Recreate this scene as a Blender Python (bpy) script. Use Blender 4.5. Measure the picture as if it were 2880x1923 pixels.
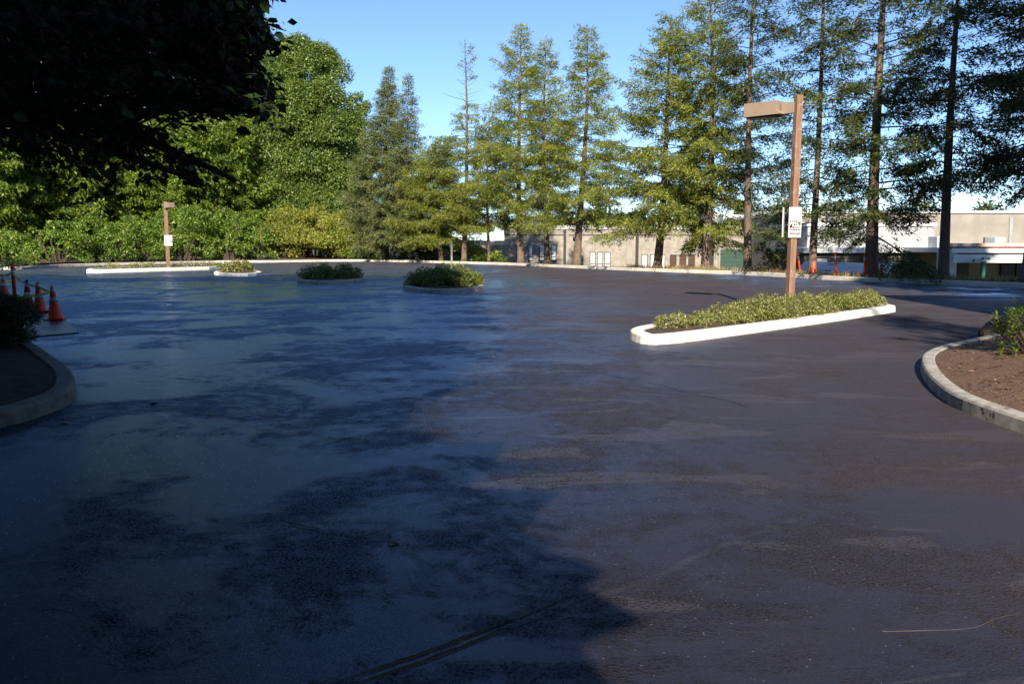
import bpy, math, random
import numpy as np
from mathutils import Vector
random.seed(7)
for o in list(bpy.data.objects): bpy.data.objects.remove(o, do_unlink=True)
S = bpy.context.scene
COL = S.collection
R = math.radians
# ------------------------------------------------------------------ camera
CAM_H = 1.6; F = 2400.0; HOR = 686.0
TH = math.atan((961.5 - HOR) / F)
cam_d = bpy.data.cameras.new('camera'); cam = bpy.data.objects.new('camera', cam_d); COL.objects.link(cam)
cam.location = (0, 0, CAM_H); cam.rotation_euler = (math.pi / 2 - TH, 0, 0)
cam_d.sensor_width = 36; cam_d.lens = 30.0; cam_d.clip_start = 0.05; cam_d.clip_end = 6000
S.camera = cam
S.render.resolution_x = 1024; S.render.resolution_y = 683
# ------------------------------------------------------------------ light
SUN_EL = 28.6; SUN_TILT = 3.2         # shadows run away from the camera, a little to the right
w = bpy.data.worlds.new('World'); S.world = w; w.use_nodes = True
nt = w.node_tree; nt.nodes.clear()
out = nt.nodes.new('ShaderNodeOutputWorld'); bg = nt.nodes.new('ShaderNodeBackground'); sky = nt.nodes.new('ShaderNodeTexSky')
sky.sky_type = 'NISHITA'; sky.sun_disc = False
sky.sun_elevation = R(SUN_EL); sky.sun_rotation = R(180 + SUN_TILT)
sky.air_density = 0.8; sky.dust_density = 0.0; sky.ozone_density = 4.5; sky.altitude = 300
bg.inputs[1].default_value = 0.10
nt.links.new(sky.outputs[0], bg.inputs[0]); nt.links.new(bg.outputs[0], out.inputs[0])
ce, se = math.cos(R(SUN_EL)), math.sin(R(SUN_EL))
SDIR = Vector((math.sin(R(SUN_TILT)) * ce, math.cos(R(SUN_TILT)) * ce, -se))   # direction light travels
ld = bpy.data.lights.new('sun', 'SUN'); lo = bpy.data.objects.new('sun', ld); COL.objects.link(lo)
ld.energy = 5.0; ld.angle = R(0.5); ld.color = (1.0, 0.90, 0.76)
lo.rotation_euler = SDIR.to_track_quat('-Z', 'Y').to_euler(); lo.location = (0, -30, 40)
S.view_settings.view_transform = 'Standard'; S.view_settings.look = 'None'; S.view_settings.gamma = 1
S.view_settings.exposure = 0.95
S.cycles.max_bounces = 5; S.cycles.diffuse_bounces = 2; S.cycles.glossy_bounces = 2; S.cycles.transmission_bounces = 2; S.cycles.transparent_max_bounces = 4
S.cycles.caustics_reflective = False; S.cycles.caustics_refractive = False
# ------------------------------------------------------------------ pixel helpers (photo pixels -> places)
def ray(px, py):
    u = (px - 1440) / F; v = (961.5 - py) / F
    return Vector((u, math.cos(TH) + v * math.sin(TH), -math.sin(TH) + v * math.cos(TH)))
def G(px, py, z=0.0):
    d = ray(px, py); t = (z - CAM_H) / d.z
    return Vector((d.x * t, d.y * t, z))
def W(px, py, Y):
    d = ray(px, py); t = Y / d.y
    return Vector((d.x * t, Y, CAM_H + d.z * t))
# ------------------------------------------------------------------ objects helpers
def tag(o, label=None, cat=None, group=None, kind=None):
    if label: o['label'] = label
    if cat: o['category'] = cat
    if group: o['group'] = group
    if kind: o['kind'] = kind
    return o
def thing(name, loc, label, cat, group=None, rz=0.0):
    o = bpy.data.objects.new(name, None); COL.objects.link(o); o.location = loc; o.rotation_euler = (0, 0, rz)
    o.empty_display_size = 0.2
    return tag(o, label, cat, group)
def root_loc(o):
    l = Vector((0, 0, 0))
    while o is not None: l = l + Vector(o.location); o = o.parent
    return l
class MB:
    def __init__(s): s.v = []; s.f = []; s.mi = []
    def add(s, vs, fs, mi=0):
        n = len(s.v); s.v += [tuple(p) for p in vs]; s.f += [tuple(i + n for i in f) for f in fs]; s.mi += [mi] * len(fs)
    def box(s, a, b, mi=0, M=None):
        x0, y0, z0 = [min(a[i], b[i]) for i in range(3)]; x1, y1, z1 = [max(a[i], b[i]) for i in range(3)]
        vs = [(x0, y0, z0), (x1, y0, z0), (x1, y1, z0), (x0, y1, z0), (x0, y0, z1), (x1, y0, z1), (x1, y1, z1), (x0, y1, z1)]
        if M is not None: vs = [M @ Vector(p) for p in vs]
        s.add(vs, [(0, 3, 2, 1), (4, 5, 6, 7), (0, 1, 5, 4), (1, 2, 6, 5), (2, 3, 7, 6), (3, 0, 4, 7)], mi)
    def cbox(s, c, h, mi=0, M=None):
        s.box([c[i] - h[i] for i in range(3)], [c[i] + h[i] for i in range(3)], mi, M)
    def tube(s, pts, rads, n=7, mi=0, cap=True):
        pts = [Vector(p) for p in pts]; rings = []; ax = pts[-1] - pts[0]; steep = abs(ax.z) > 0.7 * ax.length
        for i, p in enumerate(pts):
            t = (pts[min(i + 1, len(pts) - 1)] - pts[max(i - 1, 0)])
            if t.length < 1e-9: t = Vector((0, 0, 1))
            t.normalize(); a = t.cross(Vector((0, 1, 0))) if steep else t.cross(Vector((0, 0, 1)))
            if a.length < 0.05: a = t.cross(Vector((1, 0, 0)))
            a.normalize(); b = t.cross(a)
            rings.append([p + (a * math.cos(2 * math.pi * k / n) + b * math.sin(2 * math.pi * k / n)) * rads[i] for k in range(n)])
        vs = [q for r in rings for q in r]; fs = []
        for i in range(len(pts) - 1):
            for k in range(n):
                k2 = (k + 1) % n; fs.append((i * n + k, i * n + k2, (i + 1) * n + k2, (i + 1) * n + k))
        if cap: fs += [tuple(range(n - 1, -1, -1)), tuple((len(pts) - 1) * n + k for k in range(n))]
        s.add(vs, fs, mi)
    def lathe(s, prof, c=(0, 0, 0), n=20, mi=0):
        vs = []; fs = []
        for (r, z) in prof:
            for k in range(n):
                a = 2 * math.pi * k / n; vs.append((c[0] + r * math.cos(a), c[1] + r * math.sin(a), c[2] + z))
        for i in range(len(prof) - 1):
            for k in range(n):
                k2 = (k + 1) % n; fs.append((i * n + k, i * n + k2, (i + 1) * n + k2, (i + 1) * n + k))
        fs.append(tuple(range(n - 1, -1, -1))); fs.append(tuple((len(prof) - 1) * n + k for k in range(n)))
        s.add(vs, fs, mi)
    def build(s, name, mats, parent=None, smooth=False, local=False, bevel=0, jitter=0):
        L = root_loc(parent) if (parent is not None and not local) else Vector((0, 0, 0))
        me = bpy.data.meshes.new(name)
        me.from_pydata([(p[0] - L.x, p[1] - L.y, p[2] - L.z) for p in s.v], [], s.f)
        if not isinstance(mats, (list, tuple)): mats = [mats]
        for m in mats: me.materials.append(m)
        if len(mats) > 1: me.polygons.foreach_set('material_index', s.mi)
        if smooth: me.polygons.foreach_set('use_smooth', [True] * len(me.polygons))
        me.update(); o = bpy.data.objects.new(name, me); COL.objects.link(o)
        if parent is not None: o.parent = parent
        if bevel:
            b = o.modifiers.new('bevel', 'BEVEL'); b.width = bevel; b.segments = 2; b.limit_method = 'ANGLE'
        return o
def copy_tree(o, parent=None):
    c = o.copy(); COL.objects.link(c); c.parent = parent
    for ch in [x for x in bpy.data.objects if x.parent == o]: copy_tree(ch, c)
    return c
# ------------------------------------------------------------------ materials
def lk(nt, a, b): nt.links.new(a, b)
def newmat(name):
    m = bpy.data.materials.new(name); m.use_nodes = True
    nt = m.node_tree; b = nt.nodes['Principled BSDF']
    return m, nt, b
def noise(nt, vec, scale, detail=3, rough=0.55, dist=0.0):
    n = nt.nodes.new('ShaderNodeTexNoise'); n.inputs['Scale'].default_value = scale; n.inputs['Detail'].default_value = detail
    n.inputs['Roughness'].default_value = rough; n.inputs['Distortion'].default_value = dist
    if vec is not None: lk(nt, vec, n.inputs['Vector'])
    return n.outputs['Fac']
def mth(nt, op, a, b=None, c=None, clamp=False):
    n = nt.nodes.new('ShaderNodeMath'); n.operation = op; n.use_clamp = clamp
    for i, x in enumerate((a, b, c)):
        if x is None: continue
        if isinstance(x, (int, float)): n.inputs[i].default_value = x
        else: lk(nt, x, n.inputs[i])
    return n.outputs[0]
def mr(nt, x, a, b, c=0.0, d=1.0, sm=True):
    n = nt.nodes.new('ShaderNodeMapRange'); n.interpolation_type = 'SMOOTHSTEP' if sm else 'LINEAR'
    lk(nt, x, n.inputs[0])
    for i, v in enumerate((a, b, c, d)): n.inputs[i + 1].default_value = v
    return n.outputs[0]
def mixc(nt, f, a, b, mode='MIX'):
    n = nt.nodes.new('ShaderNodeMix'); n.data_type = 'RGBA'; n.blend_type = mode
    if isinstance(f, (int, float)): n.inputs[0].default_value = f
    else: lk(nt, f, n.inputs[0])
    for i, x in ((6, a), (7, b)):
        if isinstance(x, (tuple, list)): n.inputs[i].default_value = (*x[:3], 1)
        else: lk(nt, x, n.inputs[i])
    return n.outputs[2]
def objco(nt):
    t = nt.nodes.new('ShaderNodeTexCoord'); return t.outputs['Object']
def bump(nt, h, strength, dist, prev=None):
    b = nt.nodes.new('ShaderNodeBump'); b.inputs['Strength'].default_value = strength; b.inputs['Distance'].default_value = dist
    lk(nt, h, b.inputs['Height'])
    if prev is not None: lk(nt, prev, b.inputs['Normal'])
    return b.outputs[0]
def simple(name, c, rough=0.6, c2=None, scale=3.0, bmp=0.3, bs=40.0, bd=0.004, metal=0.0, stretch=None, spec=0.5, lo_=0.35, hi_=0.65):
    m, nt, b = newmat(name); v = objco(nt)
    if stretch:
        mp = nt.nodes.new('ShaderNodeMapping'); mp.inputs['Scale'].default_value = stretch; lk(nt, v, mp.inputs[0]); v = mp.outputs[0]
    if c2 is None: c2 = tuple(x * 0.72 for x in c)
    n1 = noise(nt, v, scale, 6, 0.65); f = mr(nt, n1, lo_, hi_)
    lk(nt, mixc(nt, f, c, c2), b.inputs['Base Color'])
    b.inputs['Metallic'].default_value = metal; b.inputs['Specular IOR Level'].default_value = spec
    n2 = noise(nt, v, bs, 3)
    lk(nt, mr(nt, n1, 0.2, 0.8, rough - 0.08, min(1, rough + 0.1)), b.inputs['Roughness'])
    if bmp: lk(nt, bump(nt, n2, bmp, bd), b.inputs['Normal'])
    return m
def foliage(name, c, c2, c3=None, trans=0.25, rough=0.5, nscale=0.6, spec=0.35):
    """leaves: two greens mixed by clumps, each leaf a little different, some light through it"""
    m, nt, b = newmat(name); v = objco(nt)
    f = mr(nt, noise(nt, v, nscale, 3), 0.35, 0.65)
    col = mixc(nt, f, c, c2)
    g = nt.nodes.new('ShaderNodeNewGeometry'); rnd = g.outputs['Random Per Island']
    if c3: col = mixc(nt, mr(nt, rnd, 0.82, 1.0), col, c3)
    hs = nt.nodes.new('ShaderNodeHueSaturation'); lk(nt, col, hs.inputs['Color'])
    lk(nt, mr(nt, rnd, 0, 1, 0.6, 1.45, False), hs.inputs['Value'])
    lk(nt, mr(nt, noise(nt, v, nscale * 7, 1), 0.3, 0.7, 0.485, 0.515), hs.inputs['Hue'])
    col = hs.outputs[0]
    lk(nt, col, b.inputs['Base Color']); b.inputs['Roughness'].default_value = rough; b.inputs['Specular IOR Level'].default_value = spec
    tr = nt.nodes.new('ShaderNodeBsdfTranslucent')
    lk(nt, mixc(nt, 0.5, col, (c[0] * 2.0, c[1] * 1.8, c[2] * 0.5)), tr.inputs['Color'])
    mx = nt.nodes.new('ShaderNodeMixShader'); mx.inputs[0].default_value = trans
    lk(nt, b.outputs[0], mx.inputs[1]); lk(nt, tr.outputs[0], mx.inputs[2]); lk(nt, mx.outputs[0], nt.nodes['Material Output'].inputs[0])
    return m
def bark(name, c, c2):
    m, nt, b = newmat(name); v = objco(nt)
    mp = nt.nodes.new('ShaderNodeMapping'); mp.inputs['Scale'].default_value = (1, 1, 0.22); lk(nt, v, mp.inputs[0])
    n = noise(nt, mp.outputs[0], 14, 6, 0.7, 0.5); n2 = noise(nt, v, 1.3, 3)
    col = mixc(nt, mr(nt, n, 0.35, 0.65), c, c2); col = mixc(nt, mr(nt, n2, 0.4, 0.7, 0, 0.5), col, (0.10, 0.105, 0.08))
    lk(nt, col, b.inputs['Base Color']); b.inputs['Roughness'].default_value = 0.9
    lk(nt, bump(nt, n, 0.9, 0.04), b.inputs['Normal'])
    return m

def splatter(m, scale=9.0, lo=0.64, c=(0.03, 0.03, 0.032), amt=0.9):
    nt = m.node_tree; b = nt.nodes['Principled BSDF']; v = objco(nt); src = b.inputs['Base Color'].links[0].from_socket
    f = mr(nt, mth(nt, 'ADD', mth(nt, 'MULTIPLY', noise(nt, v, scale, 4, .7), .6), mth(nt, 'MULTIPLY', noise(nt, v, scale * .18, 2), .4)), lo - .04, lo - .02)
    lk(nt, mixc(nt, mth(nt, 'MULTIPLY', f, amt), src, c), b.inputs['Base Color'])
# --- the sealed asphalt: dark fresh sealer, satin in some places and grainy in others
def asphalt(name, lines=()):
    m, nt, b = newmat(name); v = objco(nt)
    big = noise(nt, v, 0.16, 5, 0.55, 0.6)
    med = noise(nt, v, 0.75, 6, 0.62, 0.9)
    fine = noise(nt, v, 6.0, 5, 0.7, 0.3)
    grain = noise(nt, v, 62.0, 3, 0.6, 0.4)
    grit = noise(nt, v, 160.0, 2, 0.6)
    # brush/squeegee direction: stretched
    mp = nt.nodes.new('ShaderNodeMapping'); mp.inputs['Scale'].default_value = (0.55, 1.5, 1); mp.inputs['Rotation'].default_value = (0, 0, -0.75); lk(nt, v, mp.inputs[0])
    strk = noise(nt, mp.outputs[0], 0.9, 5, 0.6, 0.8)
    a = mth(nt, 'ADD', mth(nt, 'MULTIPLY', big, 0.5), mth(nt, 'MULTIPLY', med, 0.5))
    worn = mr(nt, mth(nt, 'ADD', a, mth(nt, 'MULTIPLY', mth(nt, 'SUBTRACT', fine, 0.5), 0.16)), 0.46, 0.56)      # 1 = rough dry, 0 = satin
    patch = mr(nt, mth(nt, 'ADD', strk, mth(nt, 'MULTIPLY', mth(nt, 'SUBTRACT', fine, 0.5), 0.05)), 0.575, 0.592)           # thin second coat with a hard edge
    col = mixc(nt, worn, (0.014, 0.015, 0.026), (0.009, 0.010, 0.016))
    col = mixc(nt, mth(nt, 'MULTIPLY', patch, 0.45), col, (0.062, 0.058, 0.056))
    pits = mr(nt, mth(nt, 'ADD', mth(nt, 'MULTIPLY', grain, 0.75), mth(nt, 'MULTIPLY', fine, 0.25)), 0.50, 0.56)
    pitm = mth(nt, 'MULTIPLY', pits, mr(nt, worn, 0, 1, 0.30, 1.0, False))
    col = mixc(nt, mth(nt, 'MULTIPLY', pitm, 0.85), col, (0.006, 0.006, 0.007))
    # light grit lying on the sealer
    vo = nt.nodes.new('ShaderNodeTexVoronoi'); vo.inputs['Scale'].default_value = 30.0; lk(nt, v, vo.inputs['Vector'])
    sep = nt.nodes.new('ShaderNodeSeparateColor'); lk(nt, vo.outputs['Color'], sep.inputs[0])
    speck = mth(nt, 'MULTIPLY', mr(nt, vo.outputs['Distance'], 0.07, 0.15, 1, 0), mr(nt, sep.outputs[0], 0.60, 0.62))
    speck = mth(nt, 'MULTIPLY', speck, mr(nt, med, 0.35, 0.5, 0.35, 1.0))
    col = mixc(nt, mth(nt, 'MULTIPLY', speck, 0.8), col, (0.27, 0.235, 0.19))
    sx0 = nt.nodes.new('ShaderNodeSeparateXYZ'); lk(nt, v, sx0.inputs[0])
    dry = mr(nt, mth(nt, 'ADD', mth(nt, 'ADD', sx0.outputs[0], mth(nt, 'MULTIPLY', sx0.outputs[1], 0.02)), mth(nt, 'MULTIPLY', mth(nt, 'SUBTRACT', big, 0.5), 9.0)), -1.5, 4.5)   # drier sealer to the right; also paints the sunlit side lighter and warmer
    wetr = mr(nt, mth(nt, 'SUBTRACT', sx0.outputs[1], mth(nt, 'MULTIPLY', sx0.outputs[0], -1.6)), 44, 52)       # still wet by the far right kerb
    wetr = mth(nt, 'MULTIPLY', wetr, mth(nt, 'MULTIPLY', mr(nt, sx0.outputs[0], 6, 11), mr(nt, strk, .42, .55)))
    dry = mth(nt, 'ADD', dry, mth(nt, 'MULTIPLY', mr(nt, sx0.outputs[1], 28, 60), 0.5), clamp=True)  # far side gets more of the same warm, dull tone
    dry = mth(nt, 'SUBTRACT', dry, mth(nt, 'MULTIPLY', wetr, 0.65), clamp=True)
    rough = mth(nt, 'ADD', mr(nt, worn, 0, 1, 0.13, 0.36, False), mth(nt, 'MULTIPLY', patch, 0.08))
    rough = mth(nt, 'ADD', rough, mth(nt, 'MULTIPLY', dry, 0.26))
    col = mixc(nt, mth(nt, 'MULTIPLY', dry, 0.68), col, (0.068, 0.056, 0.057))  # pale dry tone, with sunlight on the right put into the colour too
    rough = mth(nt, 'ADD', rough, mth(nt, 'MULTIPLY', speck, 0.3), clamp=True)
    h = mth(nt, 'MULTIPLY', grain, mr(nt, worn, 0, 1, 0.22, 1.0, False))
    h = mth(nt, 'ADD', h, mth(nt, 'MULTIPLY', grit, 0.25))
    n0 = bump(nt, h, 1.0, 0.014)
    n0 = bump(nt, strk, 0.25, 0.012, n0); n0 = bump(nt, med, 0.3, 0.012, n0)
    # seams and cracks at their places
    sx = nt.nodes.new('ShaderNodeSeparateXYZ'); lk(nt, v, sx.inputs[0]); X, Y = sx.outputs[0], sx.outputs[1]
    wob = mth(nt, 'SUBTRACT', noise(nt, v, 1.1, 5, 0.6), 0.5)
    for (p0, p1, wd, amp, kind) in lines:
        d = Vector((p1[0] - p0[0], p1[1] - p0[1])); L = d.length; d /= L
        dx = mth(nt, 'SUBTRACT', X, p0[0]); dy = mth(nt, 'SUBTRACT', Y, p0[1])
        t = mth(nt, 'ADD', mth(nt, 'MULTIPLY', dx, d.x), mth(nt, 'MULTIPLY', dy, d.y))
        s = mth(nt, 'ADD', mth(nt, 'MULTIPLY', dx, -d.y), mth(nt, 'MULTIPLY', dy, d.x))
        s = mth(nt, 'ABSOLUTE', mth(nt, 'ADD', s, mth(nt, 'MULTIPLY', wob, amp)))
        on = mth(nt, 'MULTIPLY', mr(nt, t, 0, 0.3), mr(nt, t, L - 0.3, L, 1, 0))
        k = mth(nt, 'MULTIPLY', mr(nt, s, wd * 0.4, wd, 1, 0), on)
        if kind == 'ridge':
            k2 = mth(nt, 'MULTIPLY', mth(nt, 'MULTIPLY', mr(nt, s, wd * 0.9, wd * 1.4, 0, 1), mr(nt, s, wd * 1.4, wd * 2.2, 1, 0)), on)
            n0 = bump(nt, mth(nt, 'SUBTRACT', k2, k), 1.0, 0.022, n0)
            col = mixc(nt, mth(nt, 'MULTIPLY', k, 0.7), col, (0.012, 0.012, 0.013))
        elif kind == 'crack':
            n0 = bump(nt, k, 0.9, -0.012, n0); col = mixc(nt, mth(nt, 'MULTIPLY', k, 0.85), col, (0.008, 0.008, 0.008))
        else:
            col = mixc(nt, mth(nt, 'MULTIPLY', k, 0.3), col, (0.055, 0.053, 0.06)); rough = mth(nt, 'SUBTRACT', rough, mth(nt, 'MULTIPLY', k, 0.12))
    lk(nt, col, b.inputs['Base Color']); lk(nt, rough, b.inputs['Roughness']); lk(nt, n0, b.inputs['Normal'])
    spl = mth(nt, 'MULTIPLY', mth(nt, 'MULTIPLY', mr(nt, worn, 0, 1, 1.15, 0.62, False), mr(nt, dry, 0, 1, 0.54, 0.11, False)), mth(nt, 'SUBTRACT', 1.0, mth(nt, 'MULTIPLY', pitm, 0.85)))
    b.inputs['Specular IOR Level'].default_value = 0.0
    gl = nt.nodes.new('ShaderNodeBsdfGlossy'); lk(nt, mixc(nt, dry, (0.58, 0.73, 0.98), (0.80, 0.77, 0.84)), gl.inputs['Color'])      # reflected sky blue put into the gloss colour, near neutral where dry
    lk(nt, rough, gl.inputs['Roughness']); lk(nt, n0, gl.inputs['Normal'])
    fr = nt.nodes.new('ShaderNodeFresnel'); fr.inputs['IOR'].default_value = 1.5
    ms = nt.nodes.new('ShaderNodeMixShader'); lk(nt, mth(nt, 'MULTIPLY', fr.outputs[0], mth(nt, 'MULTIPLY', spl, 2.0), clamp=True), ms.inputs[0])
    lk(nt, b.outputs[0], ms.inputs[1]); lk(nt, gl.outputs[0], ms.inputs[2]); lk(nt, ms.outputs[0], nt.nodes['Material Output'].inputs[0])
    return m
def gg(px, py):
    p = G(px, py); return (p.x, p.y)
LINES = [
    (gg(950, 1940), gg(1700, 1650), 0.022, 0.10, 'ridge'),
    (gg(720, 1140), gg(1380, 1390), 0.03, 0.5, 'seal'),
    (gg(1480, 1130), gg(2250, 1150), 0.02, 0.4, 'seal'),
    (gg(1420, 985), gg(2140, 1150), 0.02, 0.4, 'crack'),
    (gg(100, 1010), gg(1500, 985), 0.03, 0.6, 'seal'),
    (gg(600, 960), gg(1450, 1005), 0.03, 0.5, 'crack'),
    (gg(1250, 880), gg(1960, 905), 0.03, 0.4, 'crack'),
    (gg(2330, 1435), gg(2790, 1457), 0.010, 0.10, 'seal'),
    (gg(1100, 1923), gg(2300, 1430), 0.03, 0.25, 'seal'),
    (gg(560, 1150), gg(800, 1260), 0.02, 0.5, 'seal'),
    (gg(1180, 1840), gg(1360, 1790), 0.010, 0.3, 'crack'),
    (gg(1620, 1700), gg(1690, 1730), 0.008, 0.2, 'crack'),
]
M = {}
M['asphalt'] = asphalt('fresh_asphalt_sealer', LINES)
M['plate'] = simple('plate_dark', (0.012, 0.012, 0.016), 0.35, (0.009, 0.009, 0.012), 2, 0.2, 30)
M['kerb_white'] = simple('kerb_white_paint', (0.78, 0.76, 0.70), 0.7, (0.62, 0.58, 0.50), 4, 0.5, 60, 0.004, lo_=0.5, hi_=0.8)
M['kerb_grey'] = simple('kerb_concrete', (0.46, 0.43, 0.37), 0.85, (0.27, 0.25, 0.22), 6, 0.8, 90, 0.006)
M['kerb_shaded'] = simple('kerb_shaded_concrete', (0.20, 0.19, 0.17), 0.85, (0.12, 0.115, 0.10), 6, 0.8, 90, 0.006)  # darker copy of the kerb concrete, shade of the left bed put into the colour
M['kerb_far'] = simple('kerb_pale_concrete', (0.64, 0.59, 0.50), 0.85, (0.50, 0.46, 0.39), 1.5, 0.5, 50, 0.006)
M['soil'] = simple('brown_soil', (0.085, 0.052, 0.032), 0.95, (0.045, 0.028, 0.018), 5, 1.0, 45, 0.02)
M['mulch'] = simple('bark_mulch', (0.21, 0.118, 0.074), 0.95, (0.085, 0.047, 0.030), 22, 1.0, 70, 0.03)
M['ground'] = simple('rough_ground', (0.10, 0.085, 0.05), 0.95, (0.05, 0.06, 0.028), 0.4, 0.7, 8, 0.05)
M['wall'] = simple('pebble_concrete', (0.35, 0.312, 0.262), 0.9, (0.25, 0.222, 0.185), 1.6, 0.9, 14, 0.04)
M['wall2'] = simple('plain_concrete', (0.32, 0.29, 0.25), 0.9, (0.25, 0.225, 0.19), 0.5, 0.3, 14, 0.02)
M['white'] = simple('white_paint', (0.78, 0.78, 0.77), 0.55, (0.66, 0.66, 0.65), 0.7, 0.1)
M['greywall'] = simple('grey_render', (0.36, 0.36, 0.37), 0.8, (0.28, 0.28, 0.29), 0.6, 0.2)
M['darkwall'] = simple('dark_aggregate', (0.13, 0.125, 0.12), 0.9, (0.08, 0.08, 0.078), 4, 0.6, 20, 0.03)
M['dark'] = simple('dark_opening', (0.02, 0.02, 0.02), 0.6, (0.012, 0.012, 0.012))
M['tan'] = simple('tan_panel', (0.22, 0.18, 0.12), 0.7, (0.18, 0.145, 0.095), 0.8, 0.1)
M['blind'] = simple('white_blind', (0.72, 0.72, 0.70), 0.35, (0.6, 0.6, 0.6), 2, 0)
M['glassdark'] = simple('dark_glass', (0.05, 0.055, 0.06), 0.12, (0.03, 0.035, 0.04), 1, 0)
M['glassbrown'] = simple('brown_curtain_glass', (0.11, 0.06, 0.04), 0.3, (0.05, 0.03, 0.022), 2, 0, stretch=(3, 1, 0.5))
M['green'] = simple('green_paint', (0.020, 0.065, 0.045), 0.5, (0.015, 0.05, 0.034), 1.2, 0.1)
M['greenpost'] = simple('green_post_paint', (0.05, 0.20, 0.13), 0.5)
M['redtrim'] = simple('red_trim', (0.24, 0.045, 0.035), 0.6)
M['rust'] = simple('stained_concrete', (0.55, 0.47, 0.36), 0.8, (0.46, 0.24, 0.12), 0.9, 0.2, lo_=0.52, hi_=0.72)
M['wood'] = simple('weathered_brown_wood', (0.30, 0.17, 0.11), 0.85, (0.19, 0.105, 0.07), 3.5, 0.7, 25, 0.01, stretch=(6, 6, 0.35))
M['bronze'] = simple('tan_bronze_paint', (0.30, 0.225, 0.17), 0.5, (0.27, 0.20, 0.15), 2, 0.05)
M['galv'] = simple('grey_metal', (0.30, 0.31, 0.32), 0.45, (0.22, 0.23, 0.24), 4, 0.1, metal=0.6)
M['signwhite'] = simple('sign_white', (0.82, 0.82, 0.82), 0.4, (0.76, 0.76, 0.76), 2, 0)
M['black'] = simple('sign_black', (0.02, 0.02, 0.02), 0.5, (0.015, 0.015, 0.015), 2, 0)
M['blue'] = simple('sign_blue', (0.03, 0.11, 0.42), 0.5, (0.025, 0.09, 0.36), 2, 0)
M['orange'] = simple('cone_orange', (0.98, 0.075, 0.015), 0.45, (0.85, 0.06, 0.015), 6, 0.1, lo_=0.5, hi_=0.8)
M['orange_dirty'] = simple('cone_orange_dirty', (0.55, 0.055, 0.02), 0.6, (0.16, 0.03, 0.02), 5, 0.1)
M['coneblack'] = simple('cone_black_rubber', (0.035, 0.03, 0.03), 0.7)
M['reflect'] = simple('reflective_band', (0.55, 0.62, 0.72), 0.35, (0.40, 0.46, 0.55), 8, 0)
M['tape'] = simple('yellow_tape', (0.75, 0.68, 0.10), 0.4, (0.66, 0.6, 0.08), 4, 0)
M['bark'] = bark('conifer_bark', (0.20, 0.135, 0.095), (0.085, 0.06, 0.045))
M['barkdark'] = bark('dark_bark', (0.09, 0.075, 0.06), (0.04, 0.033, 0.028))
M['twig'] = simple('twig_brown', (0.10, 0.075, 0.055), 0.9, (0.06, 0.045, 0.035), 5, 0)
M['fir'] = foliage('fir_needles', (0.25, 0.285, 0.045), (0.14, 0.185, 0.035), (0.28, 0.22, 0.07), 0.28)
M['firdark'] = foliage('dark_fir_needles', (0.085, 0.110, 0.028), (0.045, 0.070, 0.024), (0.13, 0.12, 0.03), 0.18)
M['spruce'] = foliage('blue_spruce_needles', (0.175, 0.205, 0.070), (0.105, 0.145, 0.048), (0.16, 0.12, 0.05), 0.15)
M['cedar'] = foliage('cedar_sprays', (0.155, 0.225, 0.028), (0.075, 0.14, 0.02), (0.20, 0.24, 0.03), 0.3, 0.45)
M['laurel'] = foliage('laurel_leaves', (0.145, 0.235, 0.026), (0.085, 0.160, 0.022), (0.26, 0.30, 0.07), 0.28, 0.42, 0.8, 0.4)
M['rhodo'] = foliage('rhododendron_leaves', (0.25, 0.275, 0.040), (0.165, 0.21, 0.032), (0.34, 0.26, 0.06), 0.25, 0.45, 0.9)
M['poplar'] = foliage('broad_leaves', (0.135, 0.195, 0.030), (0.075, 0.13, 0.022), (0.22, 0.26, 0.09), 0.3, 0.4)
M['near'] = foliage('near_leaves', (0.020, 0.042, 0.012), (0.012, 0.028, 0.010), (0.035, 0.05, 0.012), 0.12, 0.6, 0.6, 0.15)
M['box'] = foliage('box_hedge_leaves', (0.025, 0.055, 0.012), (0.015, 0.035, 0.010), None, 0.15, 0.5, 3)
M['low'] = foliage('low_shrub_leaves', (0.24, 0.25, 0.065), (0.16, 0.18, 0.05), (0.30, 0.26, 0.14), 0.2, 0.4, 3.0)
M['juniper'] = foliage('juniper_leaves', (0.19, 0.22, 0.045), (0.12, 0.16, 0.035), (0.20, 0.13, 0.06), 0.2, 0.5, 2.0)
M['pieris'] = foliage('pointed_glossy_leaves', (0.16, 0.23, 0.025), (0.08, 0.14, 0.02), (0.36, 0.36, 0.05), 0.3, 0.35, 2.0, 0.6)
M['dry'] = foliage('dry_grass_blades', (0.34, 0.26, 0.13), (0.22, 0.17, 0.08), None, 0.2, 0.7, 1.0)
splatter(M['kerb_grey']); splatter(M['kerb_white'], 5.0, .66, (.30, .22, .14), .7); splatter(M['kerb_far'], 2.0, .64, (.2, .18, .15), .6); splatter(M['wood'], 6, .60, (.42, .36, .32), .5)
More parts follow.
